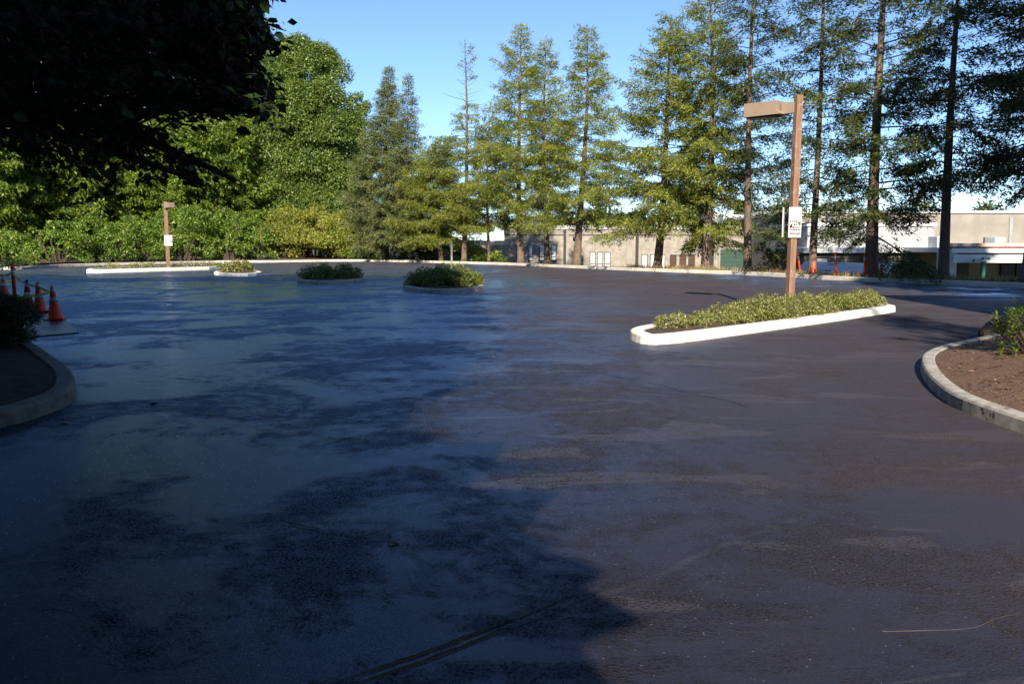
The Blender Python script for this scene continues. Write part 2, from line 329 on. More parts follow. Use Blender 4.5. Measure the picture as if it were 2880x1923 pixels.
# ------------------------------------------------------------------ leaf cards (numpy)
RNG = np.random.default_rng(11)
def nrm(a): return a / np.maximum(np.linalg.norm(a, axis=1, keepdims=True), 1e-9)
def cards(P, D, N, L, Wd, shape='rhomb', fold=0.15):
    """P base points, D directions, N approx normals, L lengths, Wd widths -> verts, faces"""
    D = nrm(D); Sd = nrm(np.cross(D, N)); U = np.cross(Sd, D)
    L = L[:, None]; Wd = Wd[:, None]; n = len(P)
    if shape == 'rhomb':
        V = np.stack([P, P + D * L * 0.45 + Sd * Wd * 0.5 + U * Wd * fold, P + D * L, P + D * L * 0.45 - Sd * Wd * 0.5 + U * Wd * fold], 1)
        return V.reshape(-1, 3), np.arange(n * 4).reshape(-1, 4)
    # full leaf: eight points and a mid rib, bent
    c = [(0, 0, 0), (0.28, 0.42, 0.05), (0.62, 0.44, 0.0), (1.0, 0, -0.22), (0.62, -0.44, 0.0), (0.28, -0.42, 0.05), (0.45, 0, -0.10)]
    V = np.stack([P + D * L * a + Sd * Wd * s_ + U * L * u for (a, s_, u) in c], 1).reshape(-1, 3)
    f = np.array([(0, 1, 6, 6), (1, 2, 3, 6), (6, 3, 4, 5), (0, 6, 5, 5)])
    tri = np.array([(0, 1, 6), (1, 2, 6), (2, 3, 6), (3, 4, 6), (4, 5, 6), (5, 0, 6)])
    b = (np.arange(n) * 7)[:, None, None]
    return V, (tri[None] + b).reshape(-1, 3)
def np_mesh(name, VF, mat, parent=None, local=False, smooth=False):
    Vs = []; Fs = []; o = 0
    for V, Fc in VF: Vs.append(V); Fs.append(Fc + o); o += len(V)
    V = np.concatenate(Vs); Fc = np.concatenate(Fs)
    if parent is not None and not local: V = V - np.array(root_loc(parent))
    me = bpy.data.meshes.new(name); k = Fc.shape[1]
    me.vertices.add(len(V)); me.vertices.foreach_set('co', V.astype(np.float32).ravel())
    me.loops.add(Fc.size); me.loops.foreach_set('vertex_index', Fc.astype(np.int32).ravel())
    me.polygons.add(len(Fc)); me.polygons.foreach_set('loop_start', np.arange(0, Fc.size, k, dtype=np.int32))
    me.polygons.foreach_set('loop_total', np.full(len(Fc), k, dtype=np.int32))
    if smooth: me.polygons.foreach_set('use_smooth', np.ones(len(Fc), dtype=bool))
    me.materials.append(mat); me.update(calc_edges=True)
    ob = bpy.data.objects.new(name, me); COL.objects.link(ob)
    if parent is not None: ob.parent = parent
    return ob
def clump_cards(C, Rd, per_area, size, aspect=0.5, shell=0.35, droop=0.3, up=0.4, shape='rhomb', low=-0.6):
    """leaf cards in the outer shell of many ellipsoid clumps"""
    out = []
    for c, r in zip(C, Rd):
        r = np.array(r, float); area = 4 * math.pi * (r[0] * r[1] + r[1] * r[2] + r[0] * r[2]) / 3
        n = max(8, int(area * per_area)); d = nrm(RNG.normal(size=(n, 3))); d = d[d[:, 2] > low]; n = len(d)
        rad = 1 - shell * RNG.random(n) ** 1.5; rad *= 1 + 0.12 * RNG.normal(size=n)
        P = np.array(c) + d * rad[:, None] * r
        D = nrm(d * 0.6 + RNG.normal(size=(n, 3)) * 0.6 + np.array([0, 0, -droop])); N = nrm(d + RNG.normal(size=(n, 3)) * 0.5 + np.array([0, 0, up]))
        L = size * RNG.uniform(0.6, 1.35, n)
        out.append(cards(P, D, N, L, L * aspect, shape))
    return out
# ------------------------------------------------------------------ conifer
def trunk_pts(base, top, bend, n=10):
    b, t = np.array(base, float), np.array(top, float); pts = []
    ph = RNG.uniform(0, 6.28, 2)
    for i in range(n + 1):
        s = i / n; p = b + (t - b) * s
        p = p + np.array([math.sin(s * 3.1 + ph[0]) - math.sin(ph[0]) * (1 - s) - math.sin(3.1 + ph[0]) * s, math.sin(s * 2.7 + ph[1]) - math.sin(ph[1]) * (1 - s) - math.sin(2.7 + ph[1]) * s, 0]) * bend
        pts.append(p)
    return np.array(pts)
def conifer(base, top, radius, cb, nb, mat, label, name='conifer', r0=0.28, bend=0.25, card=0.20, cw=0.25, step=0.125, droop=0.25, prof=0.75, group='conifers along the far kerb', skip=0.0, bark_=None, tipbare=0.0, sec=0.42, cat='conifer', low_r=1.0, hang=0.25):
    root = thing(name, base, label, cat, group)
    H = top[2] - base[2]; tp = trunk_pts(base, top, bend)
    tr = MB(); rr = [r0 * 1.45] + [r0 * (1 - 0.93 * i / 10) for i in range(1, 11)]
    pts = list(tp); pts.insert(1, tp[0] + (tp[1] - tp[0]) * 0.22); rr.insert(1, r0 * 1.05)
    rr = [q * 0.72 for q in rr]; tr.tube(pts, rr, 9); tr.build('trunk', bark_ or M['bark'], root, smooth=True)
    def tpt(s):
        f = s * 10; i = min(int(f), 9); return tp[i] + (tp[i + 1] - tp[i]) * (f - i)
    lim = MB(); Pl, Dl, Nl, Ll = [], [], [], []
    az = RNG.uniform(0, 6.28); s0 = cb
    nb = int(nb * (.72 if mat == M['firdark'] else .95))
    for k in range(nb):
        s = s0 + (0.985 - s0) * ((k + RNG.random()) / nb) ** 0.95
        az += 2.4 + RNG.normal() * 0.5
        t = (s - s0) / (1 - s0); lw = min(1.0, low_r + (1 - low_r) * t / 0.25)
        Lb = radius * (1 - t) ** prof * (RNG.uniform(0.45, 0.95) if RNG.random() < .7 else RNG.uniform(0.95, 1.3)) * lw + 0.15
        if t < 0.9 and RNG.random() < skip: 
            Lb *= 0.5
        o = tpt(s); d = np.array([math.cos(az), math.sin(az), 0.0]); sl = 0.45 * t + 0.08 - droop * (1 - t) * 0.7 + RNG.normal() * 0.16
        m = 6; cur = []
        for j in range(m + 1):
            q = j / m; z = sl * q * Lb - droop * Lb * 0.35 * q * q + 0.10 * Lb * max(0, q - 0.6) * 2
            cur.append(o + d * Lb * q + np.array([0, 0, z]) + np.array([-d[1], d[0], 0]) * math.sin(q * 3) * 0.05 * Lb)
        cur = np.array(cur); br = 0.006 + 0.009 * Lb
        lim.tube(cur, [br * (1 - 0.8 * j / m) for j in range(m + 1)], 4, cap=False)
        if t > 1 - tipbare and RNG.random() < 0.6: continue
        nt_ = max(3, int(Lb * (1 if Lb > 1 else 1.2) / step)); st = 0.22 if t < 0.6 else 0.1
        for j in range(nt_):
            q = st + (1 - st) * (j + RNG.random()) / nt_; f = q * m; i = min(int(f), m - 1)
            p = cur[i] + (cur[i + 1] - cur[i]) * (f - i); tg = cur[i + 1] - cur[i]; tg = tg / np.linalg.norm(tg)
            for sd in (1, -1):
                if RNG.random() < 0.05 + skip * 0.5: continue
                sdv = np.array([-d[1], d[0], 0]) * sd
                td = tg * RNG.uniform(0.5, 1.0) + sdv * RNG.uniform(0.6, 1.1) + np.array([0, 0, RNG.uniform(-0.35, 0.18) - hang]); td /= np.linalg.norm(td)
                tl = min(1.3, sec * Lb * (1.15 - q) + 0.22) * RNG.uniform(0.6, 1.25)
                nc = max(3, int(tl / (card * 0.21)))
                u = np.linspace(0.1, 1.0, nc)
                pp = p + td * (u * tl)[:, None] + np.array([0, 0, -1]) * (u * u * tl * 0.22)[:, None] + RNG.normal(size=(nc, 3)) * 0.07
                Pl.append(pp); Dl.append(np.tile(td, (nc, 1)) + RNG.normal(size=(nc, 3)) * 0.5)
                Nl.append(np.tile([0, 0, 1.0], (nc, 1)) + RNG.normal(size=(nc, 3)) * 0.7 - d * 0.1); Ll.append(card * RNG.uniform(0.6, 1.3, nc))
    if lim.v: lim.build('limbs', M['barkdark'], root)
    P = np.concatenate(Pl); L = np.concatenate(Ll)
    # leader
    n = 30; u = RNG.random(n); lp = np.array([tpt(1 - 0.06 * x) for x in u])
    P = np.concatenate([P, lp]); D = np.concatenate(Dl + [RNG.normal(size=(n, 3)) + np.array([0, 0, 0.8])]); N = np.concatenate(Nl + [RNG.normal(size=(n, 3))]); L = np.concatenate([L, np.full(n, card * 0.8)])
    np_mesh('crown', [cards(P, D, N, L, L * cw, fold=0.1)], mat, root)
    return root
# ------------------------------------------------------------------ broadleaf tree / shrub
def broadleaf(base, height, rx, ry, mat, label, name='broadleaf_tree', z0=0.25, nclump=60, per_area=22, size=0.28, cat='tree', group='trees behind the hedge', r0=0.3, topw=0.35, cr=(0.10, 0.22), trunk=True, aspect=0.55, droop=0.3, bark_=None):
    root = thing(name, base, label, cat, group); b = np.array(base, float)
    C, Rd = [], []
    for i in range(nclump):
        s = z0 + (0.97 - z0) * (i + RNG.random()) / nclump
        t = (s - z0) / (1 - z0); wd = (1 - ((t - .4) / .62) ** 2) ** .5 if t > .4 else .72 + .28 * t / .4
        wd = max(wd, 0.12); a = RNG.uniform(0, 6.28); q = math.sqrt(RNG.uniform(0.15, 1))
        rr = RNG.uniform(*cr) * min(rx, height * 0.5) * (1.15 - 0.5 * t) * 1.6
        C.append(b + np.array([math.cos(a) * rx * wd * q * 0.88, math.sin(a) * ry * wd * q * 0.88, s * height - rr * 0.3]))
        Rd.append((rr, rr, rr * RNG.uniform(0.7, 1.2)))
    if trunk:
        tr = MB(); top = b + np.array([0, 0, height * 0.85]); tp = trunk_pts(base, top, 0.3)
        tr.tube(tp, [r0 * (1.2 - 1.1 * i / 10) for i in range(11)], 8)
        for c in C[::2]:
            s = min(0.8, max(0.15, (c[2] - b[2]) / height * 0.75)); f = s * 10; i = min(int(f), 9); o = tp[i]
            md = (o + c) / 2 + np.array([0, 0, -0.2]); tr.tube([o, md, c], [r0 * 0.3, r0 * 0.18, r0 * 0.05], 4, cap=False)
        tr.build('trunk', bark_ or M['bark'], root, smooth=True)
    np_mesh('crown', clump_cards(C, Rd, per_area, size, aspect, droop=droop), mat, root)
    return root
def shrub(base, rx, ry, h, mat, label, name='shrub', size=0.12, per_area=90, nclump=26, group=None, cat='shrub', aspect=0.5, stems=True, flat=0.5, up=0.5, shape='rhomb', smoothdome=False, cs=1.0):
    root = thing(name, base, label, cat, group); b = np.array(base, float); C, Rd = [], []
    for i in range(nclump):
        a = RNG.uniform(0, 6.28); q = RNG.random() ** 0.5; x, y = math.cos(a) * q, math.sin(a) * q
        zt = h * math.sqrt(max(0.05, 1 - (q * 0.93) ** 2)) ** flat
        z = zt * RNG.uniform(0.10, 0.95)
        rr = min(rx, ry, h) * RNG.uniform(0.22, 0.40) * cs
        C.append(b + np.array([x * (rx - rr * 0.6), y * (ry - rr * 0.6), max(rr * 0.5, z * 0.9)])); Rd.append((rr * 1.15, rr * 1.15, rr * RNG.uniform(0.8, 1.1)))
    if stems:
        st = MB()
        for c in C[::4]:
            st.tube([b + np.array([(c[0] - b[0]) * 0.3, (c[1] - b[1]) * 0.3, 0]), (b + c) / 2 + RNG.normal(size=3) * 0.05 * h, c], [0.02 * h + 0.004, 0.013 * h + 0.003, 0.004], 4, cap=False)
        st.build('stems', M['twig'], root)
    np_mesh('foliage', clump_cards(C, Rd, per_area, size, aspect, up=up, shape=shape), mat, root)
    return root
# ------------------------------------------------------------------ sweeps and sheets
def chaikin(pts, closed, it=2):
    for _ in range(it):
        o = []; n = len(pts)
        for i in range(n if closed else n - 1):
            a, b = np.array(pts[i]), np.array(pts[(i + 1) % n]); o += [tuple(a * .75 + b * .25), tuple(a * .25 + b * .75)]
        pts = ([pts[0]] + o + [pts[-1]]) if not closed else o
    return pts
def resample(pts, step):
    o = [np.array(pts[0])]
    for i in range(len(pts) - 1):
        a, b = np.array(pts[i]), np.array(pts[i + 1]); n = max(1, int(np.linalg.norm(b - a) / step))
        for k in range(1, n + 1): o.append(a + (b - a) * k / n)
    return o
def offset(pts, d, closed):
    o = []; n = len(pts)
    for i in range(n):
        p = np.array(pts[i][:2]); a = np.array(pts[i - 1][:2]) if (closed or i > 0) else None; b = np.array(pts[(i + 1) % n][:2]) if (closed or i < n - 1) else None
        t = (b if b is not None else p) - (a if a is not None else p); t = t / max(1e-9, np.linalg.norm(t)); nn = np.array([-t[1], t[0]])
        o.append(p + nn * d)
    return o
def kerb_sweep(mb, path, closed, h=0.14, wd=0.16, z=0.0, rnd=0.025, inward=1, wav=0.006):
    """path is the outer foot of the kerb; the kerb grows to the left of it (inward=1)"""
    prof = [(0, -0.05), (0.01, h - rnd), (rnd * 0.5 + 0.01, h - rnd * 0.3), (rnd + 0.02, h), (wd - rnd * 0.6, h), (wd, h - rnd * 0.6), (wd, -0.05)]
    rings = [offset(path, a * inward, closed) for a, _ in prof]; n = len(path); k = len(prof); vs = []
    ph = RNG.uniform(0, 6, 2)
    for i in range(n):
        for j, (a, zz) in enumerate(prof):
            q = rings[j][i]; wz = wav * math.sin(i * 1.7 + ph[0]) if zz > 0 else 0
            vs.append((q[0], q[1], z + zz + wz))
    fs = []
    for i in range(n if closed else n - 1):
        for j in range(k - 1):
            a, b = i * k + j, ((i + 1) % n) * k + j; fs.append((a, b, b + 1, a + 1) if inward > 0 else (a, a + 1, b + 1, b))
    if not closed: fs += [tuple(range(k)), tuple((n - 1) * k + j for j in range(k - 1, -1, -1))]
    mb.add(vs, fs)
def kerb_joints(path, step, h, wd, inward, parent, first=2):
    m = MB(); n = len(path)
    for i in range(first, n - 1, step):
        a = np.array(path[i][:2]); b = np.array(path[i + 1][:2]); t = (b - a) / max(1e-6, np.linalg.norm(b - a)); nn = np.array([-t[1], t[0]]) * inward; w2 = t * .003
        o = [(-.0015, .0), (.0085, h - .029), (.03, h + .0015), (wd - .02, h + .0015), (wd + .0015, h - .04)]
        vs = [];
        for (q, z) in o:
            p = a + nn * q; vs += [(p[0] - w2[0], p[1] - w2[1], z), (p[0] + w2[0], p[1] + w2[1], z)]
        m.add(vs, [(2 * k, 2 * k + 1, 2 * k + 3, 2 * k + 2) for k in range(4)])
        m.build('joint', M['dark'], parent); m = MB()
def poly_sheet(mb, pts, z, mound=0.0, cx=None):
    """fan sheet with concentric rings so it can be mounded"""
    P = np.array([p[:2] for p in pts]); c = P.mean(0) if cx is None else np.array(cx); rings = 7; n = len(P); vs = []; fs = []
    for r in range(rings):
        s = 1 - r / rings
        for i in range(n):
            q = c + (P[i] - c) * s; vs.append((q[0], q[1], z + mound * (1 - s ** 2) + (0 if r == 0 else RNG.normal() * 0.012)))
    vs.append((c[0], c[1], z + mound))
    for r in range(rings - 1):
        for i in range(n):
            j = (i + 1) % n; fs.append((r * n + i, r * n + j, (r + 1) * n + j, (r + 1) * n + i))
    for i in range(n): fs.append(((rings - 1) * n + i, (rings - 1) * n + (i + 1) % n, rings * n))
    mb.add(vs, fs)
# ================================================================== GROUND
KERB_PX = [(0, 759), (80, 758), (94, 751), (250, 747.6), (446, 743), (600, 739), (700, 738.3), (753, 738.5), (992, 734.5), (1179, 738.5), (1300, 742), (1400, 744.5), (1504, 749), (1675, 757), (1845, 764.5), (1981, 769), (2100, 773.5), (2210, 780), (2412, 792), (2600, 799), (2880, 810.5)]
def kd(px):
    for (a, ya), (b, yb) in zip(KERB_PX, KERB_PX[1:]):
        if a <= px <= b: return ya + (yb - ya) * (px - a) / (b - a)
    return KERB_PX[0][1] if px < 0 else KERB_PX[-1][1]
kp = [tuple(G(px, py))[:2] for px, py in KERB_PX]
kp[2] = (kp[2][0] + 1.5, kp[2][1] - 2)
far = [(-80, 40), (-45, 51)] + kp + [(24, 26), (60, 22)]
farS = chaikin(far, False, 2)
g = MB(); EXT = 3000
g.add([(-EXT, -EXT, -2.2), (EXT, -EXT, -2.2), (EXT, EXT, -2.2), (-EXT, EXT, -2.2)], [(0, 1, 2, 3)])
tag(g.build('ground', M['ground']), kind='structure')
lot = MB(); poly = [(-80, -60)] + farS + [(60, -60)]
# triangulate as strips down to the back edge
top = farS; vs = []; fs = []
bx = np.linspace(-80, 60, len(top))
for (x, y) in top: vs.append((x, y, 0))
for x in bx: vs.append((x, -60, 0))
n = len(top)
for i in range(n - 1): fs.append((i, i + n, i + n + 1, i + 1))
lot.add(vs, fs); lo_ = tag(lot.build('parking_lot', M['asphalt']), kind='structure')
km = MB(); kerb_sweep(km, resample(farS, 1.2), False, 0.18, 0.42, inward=1)
tag(km.build('kerb', M['kerb_far'], smooth=False), kind='structure')
# verge behind the kerb, falling away to the lower ground on the far side
vm = MB(); o0 = offset(farS, 0.28, False); n = len(farS); offs = [(0.28, 0.13), (1.5, 0.16), (3.2, 0.1), (6.5, -1.2), (10, -2.25)]
offsL = [(0.28, 0.13), (2, 0.2), (6, 0.3), (30, 0.2), (50, -2.25)]
rows = []
for k in range(5):
    row = []
    for i in range(n):
        x = farS[i][0]; f = min(1, max(0, (x + 14) / 6.0)); a = offs[k][0] * f + offsL[k][0] * (1 - f); z = offs[k][1] * f + offsL[k][1] * (1 - f)
        q = offset(farS, min(a, 10) if k < 3 else a * 0.0 + min(a, 12), False)[i] if k < 2 else None
        if q is None:
            base = offset(farS, 1.5, False)[i]; q = (base[0] + (0.35 if f > .5 else 0.0) * (a - 1.5), base[1] + (a - 1.5))
        row.append((q[0], q[1], z))
    rows.append(row)
vs = [p for r in rows for p in r]; fs = []
for k in range(4):
    for i in range(n - 1): fs.append((k * n + i, (k + 1) * n + i, (k + 1) * n + i + 1, k * n + i + 1))
vm.add(vs, [f[::-1] for f in fs]); tag(vm.build('verge', M['soil']), kind='structure')
# ------------------------------------------------------------------ planted islands
def island(pxpts, label, kmat, h=0.14, wd=0.16, metric=None, group='planted kerb islands in the lot', mound=0.05, it=2, name='planted_island'):
    pts = metric if metric else [tuple(G(*p))[:2] for p in pxpts]
    ar = sum(pts[i][0] * pts[(i + 1) % len(pts)][1] - pts[(i + 1) % len(pts)][0] * pts[i][1] for i in range(len(pts)))
    if ar < 0: pts = pts[::-1]
    P = chaikin(pts, True, it); c = np.mean(np.array(P), 0)
    root = thing(name, (c[0], c[1], 0), label, 'planting island', group)
    near = metric is not None; k = MB(); kerb_sweep(k, P, True, h, wd, rnd=0.03, wav=0.0 if near else 0.006); k.build('kerb', kmat, root)
    if near: kerb_joints(P, 6, h, wd, 1, root)
    s = MB(); poly_sheet(s, offset(P, wd - 0.02, True), h - 0.035, mound); s.build('soil', M['soil'], root, smooth=True)
    return root
island(None, 'long white painted kerb island with low shrubs around the brown lamp post', M['kerb_white'], 0.15, 0.24, metric=[(2.15, 13.35), (3.2, 14.15), (9.0, 19.95), (9.25, 20.55), (8.95, 21.3), (8.2, 21.6), (2.9, 16.0), (2.15, 15.1), (1.95, 14.3)], mound=0.08)
island([(1100, 811), (1237, 831), (1400, 813), (1250, 798)], 'grey kerb island with half shaded shrubs and a thin metal post', M['kerb_grey'], 0.15, 0.2)
island([(808, 793), (906, 803), (1056, 791), (945, 782)], 'grey kerb island fully in shade with one dark green shrub', M['kerb_grey'], 0.15, 0.2)
island([(580, 771), (660, 780), (756, 773), (690, 764)], 'short white kerb island with one sunlit shrub', M['kerb_white'], 0.16, 0.2)
island([(240, 769), (420, 764), (640, 757), (630, 751.5), (420, 757), (250, 763)], 'long thin white kerb island by the hedge with the far lamp post', M['kerb_white'], 0.2, 0.3, it=1)
# right hand bed and left hand bed: kerb + mulch
def bed(path, closepts, kmat, label, smat, h, wd, mound, cx, inward=1):
    P = chaikin([tuple(G(*p))[:2] for p in path], False, 2) ; P = P + closepts
    root = thing('planting_bed', (cx[0], cx[1], 0), label, 'planting bed', 'planting beds at the sides of the drive')
    k = MB(); kerb_sweep(k, resample(P[:len(P) - len(closepts) + 1], 0.3), False, h, wd, inward=inward, rnd=0.03, wav=0.0); k.build('kerb', kmat, root); kerb_joints(resample(P[:len(P) - len(closepts) + 1], 0.3), 8, h, wd, inward, root)
    s = MB(); inner = offset(P, inward * (wd - 0.02), False); poly_sheet(s, resample([tuple(q) for q in inner] + [tuple(inner[0])], 0.4)[:-1], h - 0.02, mound, cx); s.build('mulch', smat, root, smooth=True)
    return root
bed([(2990, 1262), (2880, 1222), (2705, 1159), (2649, 1127), (2600, 1078), (2583, 1035), (2600, 1012), (2650, 993), (2745, 972), (2800, 958), (2980, 935)], [(14, 15), (14, 7)], M['kerb_grey'],
    'curved speckled concrete kerb around brown bark mulch, right of the lamp post island', M['mulch'], 0.14, 0.17, 0.32, (9.0, 10.0), inward=-1)
bed([(-300, 1260), (0, 1204), (89, 1181), (192, 1143), (220, 1112), (206, 1067), (156, 1031), (96, 986), (20, 962), (-300, 940)], [(-11, 12), (-11, 6)], M['kerb_shaded'],
    'shaded concrete kerb around bare dark soil, left foreground under the overhanging tree', simple('dark_soil', (0.035, 0.024, 0.017), 0.95, (0.018, 0.013, 0.01), 7, 1.0, 60, 0.03), 0.15, 0.2, 0.12, (-6.6, 8.4), inward=1)  # left bed soil in a darker brown than the islands
# steel plate / dark patch under the cones
rp = MB(); q = [G(60, 952), G(222, 938), G(184, 903), G(150, 868), G(-60, 872), G(-60, 955)]
rp.add([(p.x, p.y, 0.0) for p in q] + [(p.x, p.y, 0.025) for p in q], [(6, 7, 8, 9, 10, 11)] + [(i, (i + 1) % 6, (i + 1) % 6 + 6, i + 6) for i in range(6)])
tag(rp.build('road_plate', M['plate']), 'flat dark plate lying on the asphalt under the traffic cones', 'road plate')
# ================================================================== LAMP POSTS + SIGNS
FONT = None
def text_mesh(name, body, size, loc, rz, mat, parent, align='CENTER', shear=0, xs=1.0, bold=0.0):
    c = bpy.data.curves.new(name, 'FONT'); c.body = body; c.size = size; c.align_x = align; c.extrude = 0.0008; c.shear = shear; c.offset = bold; c.resolution_u = 2
    o = bpy.data.objects.new(name, c); COL.objects.link(o)
    me = bpy.data.meshes.new_from_object(o.evaluated_get(bpy.context.evaluated_depsgraph_get())); bpy.data.objects.remove(o)
    me.materials.clear(); me.materials.append(mat); ob = bpy.data.objects.new(name, me); COL.objects.link(ob); ob.parent = parent
    ob.location = loc; ob.rotation_euler = (math.pi / 2, 0, rz); ob.scale = (xs, 1, 1); return ob
def lamp_post(base, H, tw, head_dir, label, head_len, head_w, head_h, rz, arm=0.25, lean=0.0):
    root = thing('lamp_post', base, label, 'lamp post', 'wooden lamp posts'); root.rotation_euler = (0, R(lean), 0)
    p = MB(); h = tw / 2
    import mathutils
    Mx = mathutils.Matrix.Rotation(rz, 4, 'Z'); p.cbox((0, 0, H / 2), (h, h, H / 2), M=Mx)
    p.build('post', M['wood'], root, local=True, bevel=0.006)
    for z in (0.55, H * .55, H - .16, H - .30):
        bt = MB(); bt.cbox((0.01, -h - .004, z), (.012, .006, .012), M=Mx); bt.build('bolt', M['galv'], root, local=True)
    a = math.atan2(head_dir[1], head_dir[0]); Ma = mathutils.Matrix.Rotation(a, 4, 'Z')
    b = MB(); zt = H - 0.10
    b.box((h * 0.9, -0.05, zt - 0.27), (h + arm, 0.05, zt - 0.03), M=Ma); b.build('arm', M['bronze'], root, local=True, bevel=0.004)
    hd = MB(); x0 = h + arm * 0.7; x1 = x0 + head_len; w2 = head_w / 2; z1 = zt + 0.02; z0 = z1 - head_h
    vs = [(x0 + .12, -w2, z1), (x1, -w2, z1), (x1, w2, z1), (x0 + .12, w2, z1), (x0, -w2, z0), (x1, -w2, z0), (x1, w2, z0), (x0, w2, z0), (x0 + .12, -w2, z0 + .10), (x0 + .12, w2, z0 + .10)]
    vs = [Ma @ Vector(v) for v in vs]
    hd.add(vs, [(0, 1, 2, 3), (4, 7, 6, 5), (1, 5, 6, 2), (0, 8, 4, 5, 1), (3, 2, 6, 7, 9), (0, 3, 9, 8), (8, 9, 7, 4)]); hd.build('lamp_head', M['bronze'], root, local=True, bevel=0.008)
    le = MB(); le.box((x0 + .18, -w2 + .05, z0 - 0.03), (x1 - .05, w2 - .05, z0 - 0.003), M=Ma); le.build('lens', M['glassdark'], root, local=True)
    return root
b1 = G(2219, 890)
H1 = W(2238, 268, b1.y).z
post = lamp_post((b1.x, b1.y, 0.1), H1 - 0.1, 0.145, (-0.70, 0.72), 'tall brown wooden lamp post with towing signs on the near white island', 0.92, 0.42, 0.30, R(14), 0.3, lean=0.4)
# towing notice, facing the lot entrance, and a second panel at right angles
def panel_sign(name, label, cx, cy, z0, z1, wd, rz, mat, thick=0.012, cat='sign', group='signs on the near lamp post'):
    root = thing(name, (cx, cy, (z0 + z1) / 2), label, cat, group, rz)
    m = MB(); hh = (z1 - z0) / 2; m.cbox((0, 0, 0), (wd / 2, thick / 2, hh)); m.build('panel', mat, root, local=True, bevel=0.002)
    return root
Yp = b1.y - 0.115
A = W(2219, 583, Yp); B = W(2253, 668, Yp); sw = B.x - A.x; sh = A.z - B.z
sg = panel_sign('towing_sign', 'white towing notice with black company block, screwed to the near lamp post', (A.x + B.x) / 2, Yp, B.z, A.z, sw, R(8), M['signwhite'])
T = 0.0068
def tx(body, size, z, x=0, mat='black', **k): return text_mesh('lettering', body, size, (x, -T - 0.001 if mat == 'black' else -T - 0.004, z), 0, M[mat], sg, **k)
ln = MB(); ln.box((-sw * .42, -T - .001, sh * .455), (sw * .42, -T + .002, sh * .462)); ln.box((-sw * .42, -T - .001, sh * .43), (sw * .42, -T + .002, sh * .436)); ln.build('rule', M['black'], sg, local=True)
for i, t in enumerate(['UNAUTHORIZED &', 'IMPROPERLY PARKED', 'VEHICLES WILL BE', 'IMPOUNDED AT THE', "V.E.H. OWNER'S", 'EXPENSE']): tx(t, 0.034, sh * (0.36 - 0.056 * i), xs=0.85)
bk = MB(); bk.box((-sw * .44, -T - .0015, -sh * .265), (sw * .44, -T + .002, sh * .06)); bk.build('logo_block', M['black'], sg, local=True)
tx('MAC', 0.105, -sh * .075, x=-sw * .06, mat='signwhite', shear=0.3, bold=0.004, xs=0.95); 
tx('TOWING', 0.052, -sh * .155, x=sw * .13, mat='signwhite', bold=0.002); tx('425-643-2808', 0.05, -sh * .235, mat='signwhite', xs=0.8, bold=0.002)
tx('24 HOUR SERVICE', 0.028, -sh * .30, xs=0.9)
b2 = MB(); b2.box((-sw * .44, -T - .0015, -sh * .385), (sw * .44, -T + .002, -sh * .335)); b2.build('logo_block', M['black'], sg, local=True)
tx('STORAGE', 0.026, -sh * .375, x=-sw * .2, mat='signwhite'); tx('REDEMPTION', 0.026, -sh * .375, x=sw * .2, mat='signwhite', xs=.8)
tx('PRIVATE PROPERTY', 0.036, -sh * .43, xs=0.8, bold=0.001)
A2 = W(2204, 583, Yp); B2 = W(2217.5, 667, Yp)
panel_sign('blank_sign', 'blank white sign panel turned edgeways beside the towing notice', (A2.x + B2.x) / 2 - 0.005, b1.y + 0.06, B2.z, A2.z, 0.36, R(68), M['signwhite'])
# far lamp post
b3 = G(474, 761); H3 = W(470, 567, b3.y).z
lamp_post((b3.x, b3.y, 0.05), H3 - 0.05, 0.19, (0.75, -0.6), 'far brown wooden lamp post in front of the hedge with a white sign', 0.55, 0.4, 0.3, R(35), 0.05, lean=-0.2)
a_ = W(459.5, 662, b3.y - 0.13); c_ = W(483, 691, b3.y - 0.13)
fs_ = panel_sign('tow_away_sign', 'small white sign with black tow truck mark on the far lamp post', (a_.x + c_.x) / 2 + 0.05, b3.y - 0.14, c_.z, a_.z, c_.x - a_.x, R(0), M['signwhite'], 0.02, group='signs on the far lamp post')
tk = MB(); y_ = -0.014
for (x0, x1, z0, z1) in [(-.19, -.16, -.16, .0), (-.19, -.07, -.16, -.12), (.07, .2, -.06, .0), (.14, .22, -.1, -.03), (.2, .225, -.2, -.06), (-.14, .12, -.25, -.225)]: tk.box((x0, y_, z0), (x1, y_ + 0.006, z1))
tk.lathe([(0.03, 0), (0.03, 0.004)], n=10); tk.build('truck_mark', M['black'], fs_, local=True)
# thin metal post on grey island
p0 = G(1271, 812); mp_ = thing('metal_post', (p0.x, p0.y, 0.1), 'thin bare grey metal post standing in the half shaded island', 'post')
m = MB(); tz = W(1266, 681, p0.y); m.cbox((p0.x, p0.y, (tz.z + .1) / 2), (0.03, 0.03, (tz.z - .1) / 2)); m.build('pole', M['galv'], mp_)
m = MB(); m.cbox((p0.x - .01, p0.y, tz.z - .2), (0.006, 0.15, 0.22)); m.build('sign_plate', M['galv'], mp_)
# small sign in the hedge
p0 = G(118, 741); s_ = thing('small_sign', (p0.x, p0.y, 0.1), 'small pale sign on a thin stake before the dark end of the hedge', 'sign')
m = MB(); z_ = W(118, 691, p0.y).z; m.cbox((p0.x, p0.y, z_ / 2), (0.03, 0.03, z_ / 2)); m.build('stake', M['galv'], s_)
m = MB(); m.cbox((p0.x, p0.y - .05, z_), (0.2, 0.012, 0.2)); m.build('panel', M['signwhite'], s_)
# white marker on the long island
p0 = G(629, 754); m = MB(); m.lathe([(.11, 0), (.11, .17), (.09, .22), (.05, .26), (.05, .33), (.03, .35)], (p0.x, p0.y, 0.14), 12)
tag(m.build('white_marker', M['signwhite']), 'small white bottle shaped marker on the end of the thin island', 'marker')
